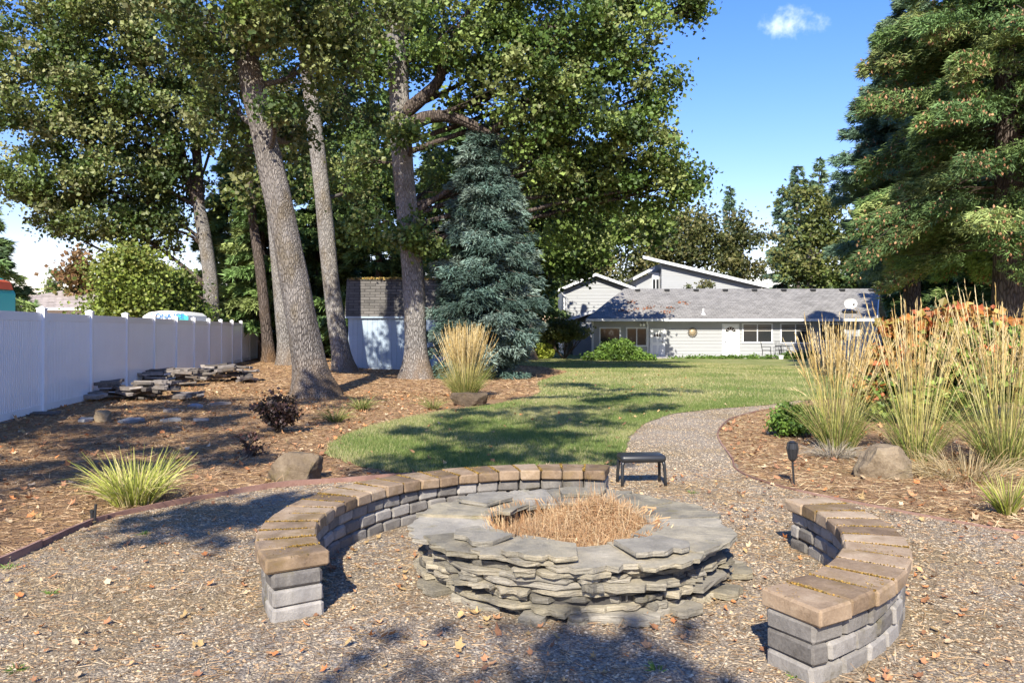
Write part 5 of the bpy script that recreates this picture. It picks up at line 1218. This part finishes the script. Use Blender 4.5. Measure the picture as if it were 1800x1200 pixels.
for k in range(3):
    mb = MB(); 
    for j in range(6): mb.box(k*.95+.02+j*.15, k*.95+.15+j*.15, k*.35+.0, k*.35+.03, .05, 1.15+.22*k)
    mb.build('panel', M['white_paint'], t); mb = MB(); mb.box(k*.95-.05, k*.95+.0, k*.35-.03, k*.35+.05, 0, 1.25+.22*k); mb.build('post', M['white_paint'], t)

# weeping mound, small tree and bushes by the house
gb = 'shrubs against the house'
shrub('weeping_mound', 'low domed bright green weeping shrub in front of the house windows', (P(1088, 0, 44.5).x, 44.5), [(0, 0, .35, 1.45, .9, .45, 170), (0, 0, .75, .9, .7, .4, 110), (-1.1, 0, .2, .9, .6, .2, 60), (1.2, 0, .15, .8, .6, .16, 50)], [(.16,.27,.05), (.21,.33,.06), (.11,.20,.04)], .16, .12, 26, 601, gb, stems=4, nb=(0, -.5, .6), elong=.25)
shrub('small_tree', 'small dark stemmed tree beside the left house corner', (P(992, 0, 47).x, 47), [(0, 0, 1.75, 1.0, .8, .65, 90), (-.8, 0, 1.5, .6, .5, .4, 30), (.8, 0, 1.7, .7, .6, .5, 30)], [(.15,.17,.05), (.20,.20,.06), (.10,.13,.04)], .13, .18, 30, 602, gb, 'tree', 14)
shrub('yellow_bush', 'small yellow green bush left of the house', (P(954, 0, 47).x, 47), [(0, 0, .45, .6, .5, .4, 60)], [(.32,.38,.05), (.40,.44,.07)], .12, .12, 26, 603, gb)
shrub('box_hedge', 'dark bush below the left gable', (P(915, 0, 50).x, 50), [(0, 0, .7, 1.0, .8, .7, 70), (1.4, 0.5, 1.0, 1.2, .8, 1.0, 80), (-1.6, 0, .8, 1.2, .8, .7, 80)], maple, .18, .2, 30, 604, gb)
shrub('ground_cover', 'low green plants along the patio edge', (P(1330, 0, 46.6).x, 46.6), [(0, 0, .08, 3.2, .35, .1, 110), (-3, 0.2, .05, 2.4, .2, .05, 60), (2.5, 0, .2, 1.2, .4, .25, 60)], [(.12,.21,.04), (.16,.26,.05)], .10, .10, 22, 605, gb, stems=2)
shrub('leafy_sprig', 'bare branched sapling showing above the low roof', (P(1240, 0, 56).x, 56), [(0, 0, 4.9, .6, .4, .35, 22), (-1.2, 0, 4.75, .3, .3, .2, 6)], olive, .16, .14, 12, 606, gb, stems=6)
x0_, _ = 0, 0
p_ = P(1600, 0, 30)
for i, (px, Y, W, h, lb) in enumerate([(1640, 30, 3.2, 1.8, 'dark laurel bush behind the red tipped shrub'), (1800, 26, 2.6, 1.9, 'dark bush at the right edge below the huge fir'), (1625, 46, 3.5, 2.2, 'dark bush beside the right end of the house'), (1700, 40, 5, 2.2, 'dark hedge far behind the right grasses')]):
    shrub('laurel_bush', lb, (P(px, 0, Y).x, Y), [(0, 0, h*.5, W*.5, .8, h*.5, 130)], maple, .16, .2, 34, 610+i, 'dark bushes under the firs', stems=4)
for i, (px, Y, W, h, lb) in enumerate([(480, 46, 5, 2.4, 'dark hedge past the far end of the fence'), (560, 44, 3.5, 2.2, 'dark bush left of the shed'), (880, 46, 4, 2.4, 'dark bush right of the shed behind the spruce')]):
    shrub('laurel_bush', lb, (P(px, 0, Y).x, Y), [(0, 0, h*.5, W*.5, .8, h*.5, 130)], maple, .18, .22, 34, 620+i, 'dark bushes behind the shed', stems=4)
# extra trunks near the far fence end
for i, (px, Y, r_, top, m_, lb) in enumerate([(474, 36, .27, 380, 'bark_dark', 'dark shaded trunk at the far end of the fence'), (508, 33, .40, 330, 'bark_pale', 'pale trunk half hidden behind the leaning trunk')]):
    q0 = P(px, 0, Y); q1 = P(px-16, 480, Y); q2 = P(px-30, top, Y)
    leafy_tree('maple_tree', lb, [(q0.x, Y, .1), tuple(q1), tuple(q2), tuple(P(px-40, top-120, Y))], [r_, r_*.85, r_*.7, .1], [pb_(px-20, top-60, Y, 50, 60, 2, 18), pb_(px+20, top-140, Y, 60, 60, 2, 20)], maple, .2, .5, 70, 1, gt, m_, seed=130+i, k=14, flare=1.6)

# ------------------------------------------------------------ beyond the fence: neighbour house and vehicles
nh = thing('neighbour_house', 'neighbouring bungalow with pale tan tiled roof beyond the fence', 'house', (P(40, 0, 47).x, 47, 0)); nx = nh.location.x
ze2 = P(0, 541, 47).z; zr_ = P(0, 508, 50).z; xr_ = P(350, 0, 47).x-nx
mb = MB(); slope(mb, (-3.2, -.5, ze2), (xr_, -.5, ze2), (xr_-2, 4, zr_), (.3, 4, zr_), .08); slope(mb, (.3, 4, zr_), (xr_-2, 4, zr_), (xr_, 8.5, ze2), (-3.2, 8.5, ze2), .08); slope(mb, (-3.2, 8.5, ze2), (-3.2, -.5, ze2), (.3, 4, zr_), (.3, 4.01, zr_), .08); rfo = mb.build('roof', M['roof_tan'], nh)
mb = MB(); mb.box(-3.2, xr_, -.60, -.52, ze2-.16, ze2); mb.build('gutter', M['white_paint'], nh)
mb = MB(); mb.box(-2.8, xr_-.4, 0, 8, 0, ze2-.08); mb.build('wall', M['trim'], nh)
for k in range(3): mb = MB(); mb.box(1+k*3, 2.4+k*3, -.05, -.01, 1, 2.1); mb.build('window', M['glass'], nh)
mb = MB(); mb.tube([(3.0, 3.4, zr_-.3), (3.0, 3.4, zr_+.15)], .09, 8); mb.build('vent_pipe', M['iron'], rfo)

def text(body, size, loc, rot, mt, parent, ext=.004):
    cu = bpy.data.curves.new('lettering', 'FONT'); cu.body = body; cu.size = size; cu.extrude = ext; cu.offset = .004; cu.align_x = 'CENTER'; cu.align_y = 'CENTER'
    tmp = bpy.data.objects.new('tmp', cu); COL.objects.link(tmp); dg = bpy.context.evaluated_depsgraph_get(); me = bpy.data.meshes.new_from_object(tmp.evaluated_get(dg)); bpy.data.objects.remove(tmp)
    me.materials.clear(); me.materials.append(mt); o = obj('lettering', me, parent, loc); o.rotation_euler = rot; return o
def rvan(name, label, x0, x1, Y, z1, dep, front):
    t = thing(name, label, 'van', (x0, Y, 0)); L = x1-x0
    prof = [(0.0, .45), (0.0, z1-.45), (.12, z1-.2), (.35, z1-.06), (.8, z1), (L-.7, z1), (L-.25, z1-.06), (L-.08, z1-.18), (L, z1-.5), (L, .45)]
    m_ = MB(); m_.prism([(a, 0, c) for a, c in prof], (0, dep, 0)); m_.build('body', front, t)
    for k in (.9, L-.9):
        m_ = MB(); m_.tube([(k, -.03, .36), (k, .2, .36)], .36, 20); w2 = m_.build('wheel', M['dark'], t); m_ = MB(); m_.tube([(k, -.05, .36), (k, -.02, .36)], .2, 16); m_.build('rim', M['gutter'], w2)
    return t
xa, xb = P(246, 0, 29.5).x, P(360, 0, 31).x; zt2 = P(0, 546, 29.5).z
van = rvan('printed_van', 'white and turquoise printed van whose roof shows above the white fence', xa, xb, 29.5, zt2, 1.9, M['white_paint']); Lv = xb-xa
mb = MB(); mb.prism([(Lv*.62, -.012, zt2-.9), (Lv*.98, -.012, zt2-.9), (Lv*.985, -.012, zt2-.22), (Lv*.86, -.012, zt2-.10), (Lv*.74, -.012, zt2-.2)], (0, .008, 0)); mb.build('turquoise_print', M['teal'], van)
mb = MB(); mb.prism([(.25, -.012, zt2-.9), (Lv*.3, -.012, zt2-.9), (Lv*.38, -.012, zt2-.2), (.6, -.012, zt2-.16)], (0, .008, 0)); mb.build('beige_print', M['skin_print'], van)
text('KONA ICE', .27, (Lv*.56, -.03, zt2-.21), (R(90), 0, 0), M['blue_print'], van)
mb = MB(); mb.box(Lv-.45, Lv-.2, -.01, .0, zt2-.75, zt2-.2); mb.build('rear_window', M['glass'], van)
xa, xb = P(-160, 0, 17.5).x, P(27, 0, 19.5).x; zt3 = P(0, 503, 17.5).z
tr = thing('ice_truck', 'turquoise food truck with orange red awning seen over the fence at the left edge', 'truck', (xa, 17.5, 0)); Lt = xb-xa
mb = MB(); mb.prism([(0, 0, .5), (Lt, 0, .5), (Lt, 0, zt3-.08), (Lt-.04, 0, zt3), (0, 0, zt3)], (0, 2.0, 0)); mb.build('body', M['teal'], tr)
mb = MB(); zq2 = P(0, 478, 17.5).z; mb.prism([(0, .02, zt3), (Lt-.14, .02, zt3), (Lt-.24, .02, zq2-.04), (Lt-.34, .02, zq2), (0, .02, zq2)], (0, 1.9, 0)); mb.build('roof_box', M['teal'], tr)
mb = MB(); mb.prism([(Lt-.13, -.01, zt3+.01), (Lt+.02, -.01, zt3+.01), (Lt-.04, -.01, zq2-.12), (Lt-.2, -.01, zq2-.06)], (0, 1.9, 0)); mb.build('awning', M['red_paint'], tr)
mb = MB(); mb.box(Lt-.75, Lt-.22, -.02, -.005, zt3-.38, zt3-.06); fr_ = mb.build('window', M['iron'], tr); mb = MB(); mb.box(Lt-.71, Lt-.26, -.03, -.021, zt3-.34, zt3-.09); mb.build('pane', M['white_paint'], fr_)
mb = MB(); mb.box(Lt-.7, Lt-.26, -.012, .015, zt3+.06, zq2-.07); mb.build('menu_board', M['white_paint'], tr)
mb = MB(); mb.box(Lt-.17, Lt-.10, -.02, 0, zt3-.5, zt3-.05); mb.build('printed_palm', M['ochre'], tr)
for k in (1.0, Lt-.6): mb = MB(); mb.tube([(k, -.02, .38), (k, .25, .38)], .38, 16); mb.build('wheel', M['dark'], tr)

print('tris', sum(sum(len(p.vertices)-2 for p in o.data.polygons) if len(o.data.polygons) < 5000 else len(o.data.polygons)*2 for o in S.objects if o.type == 'MESH'))
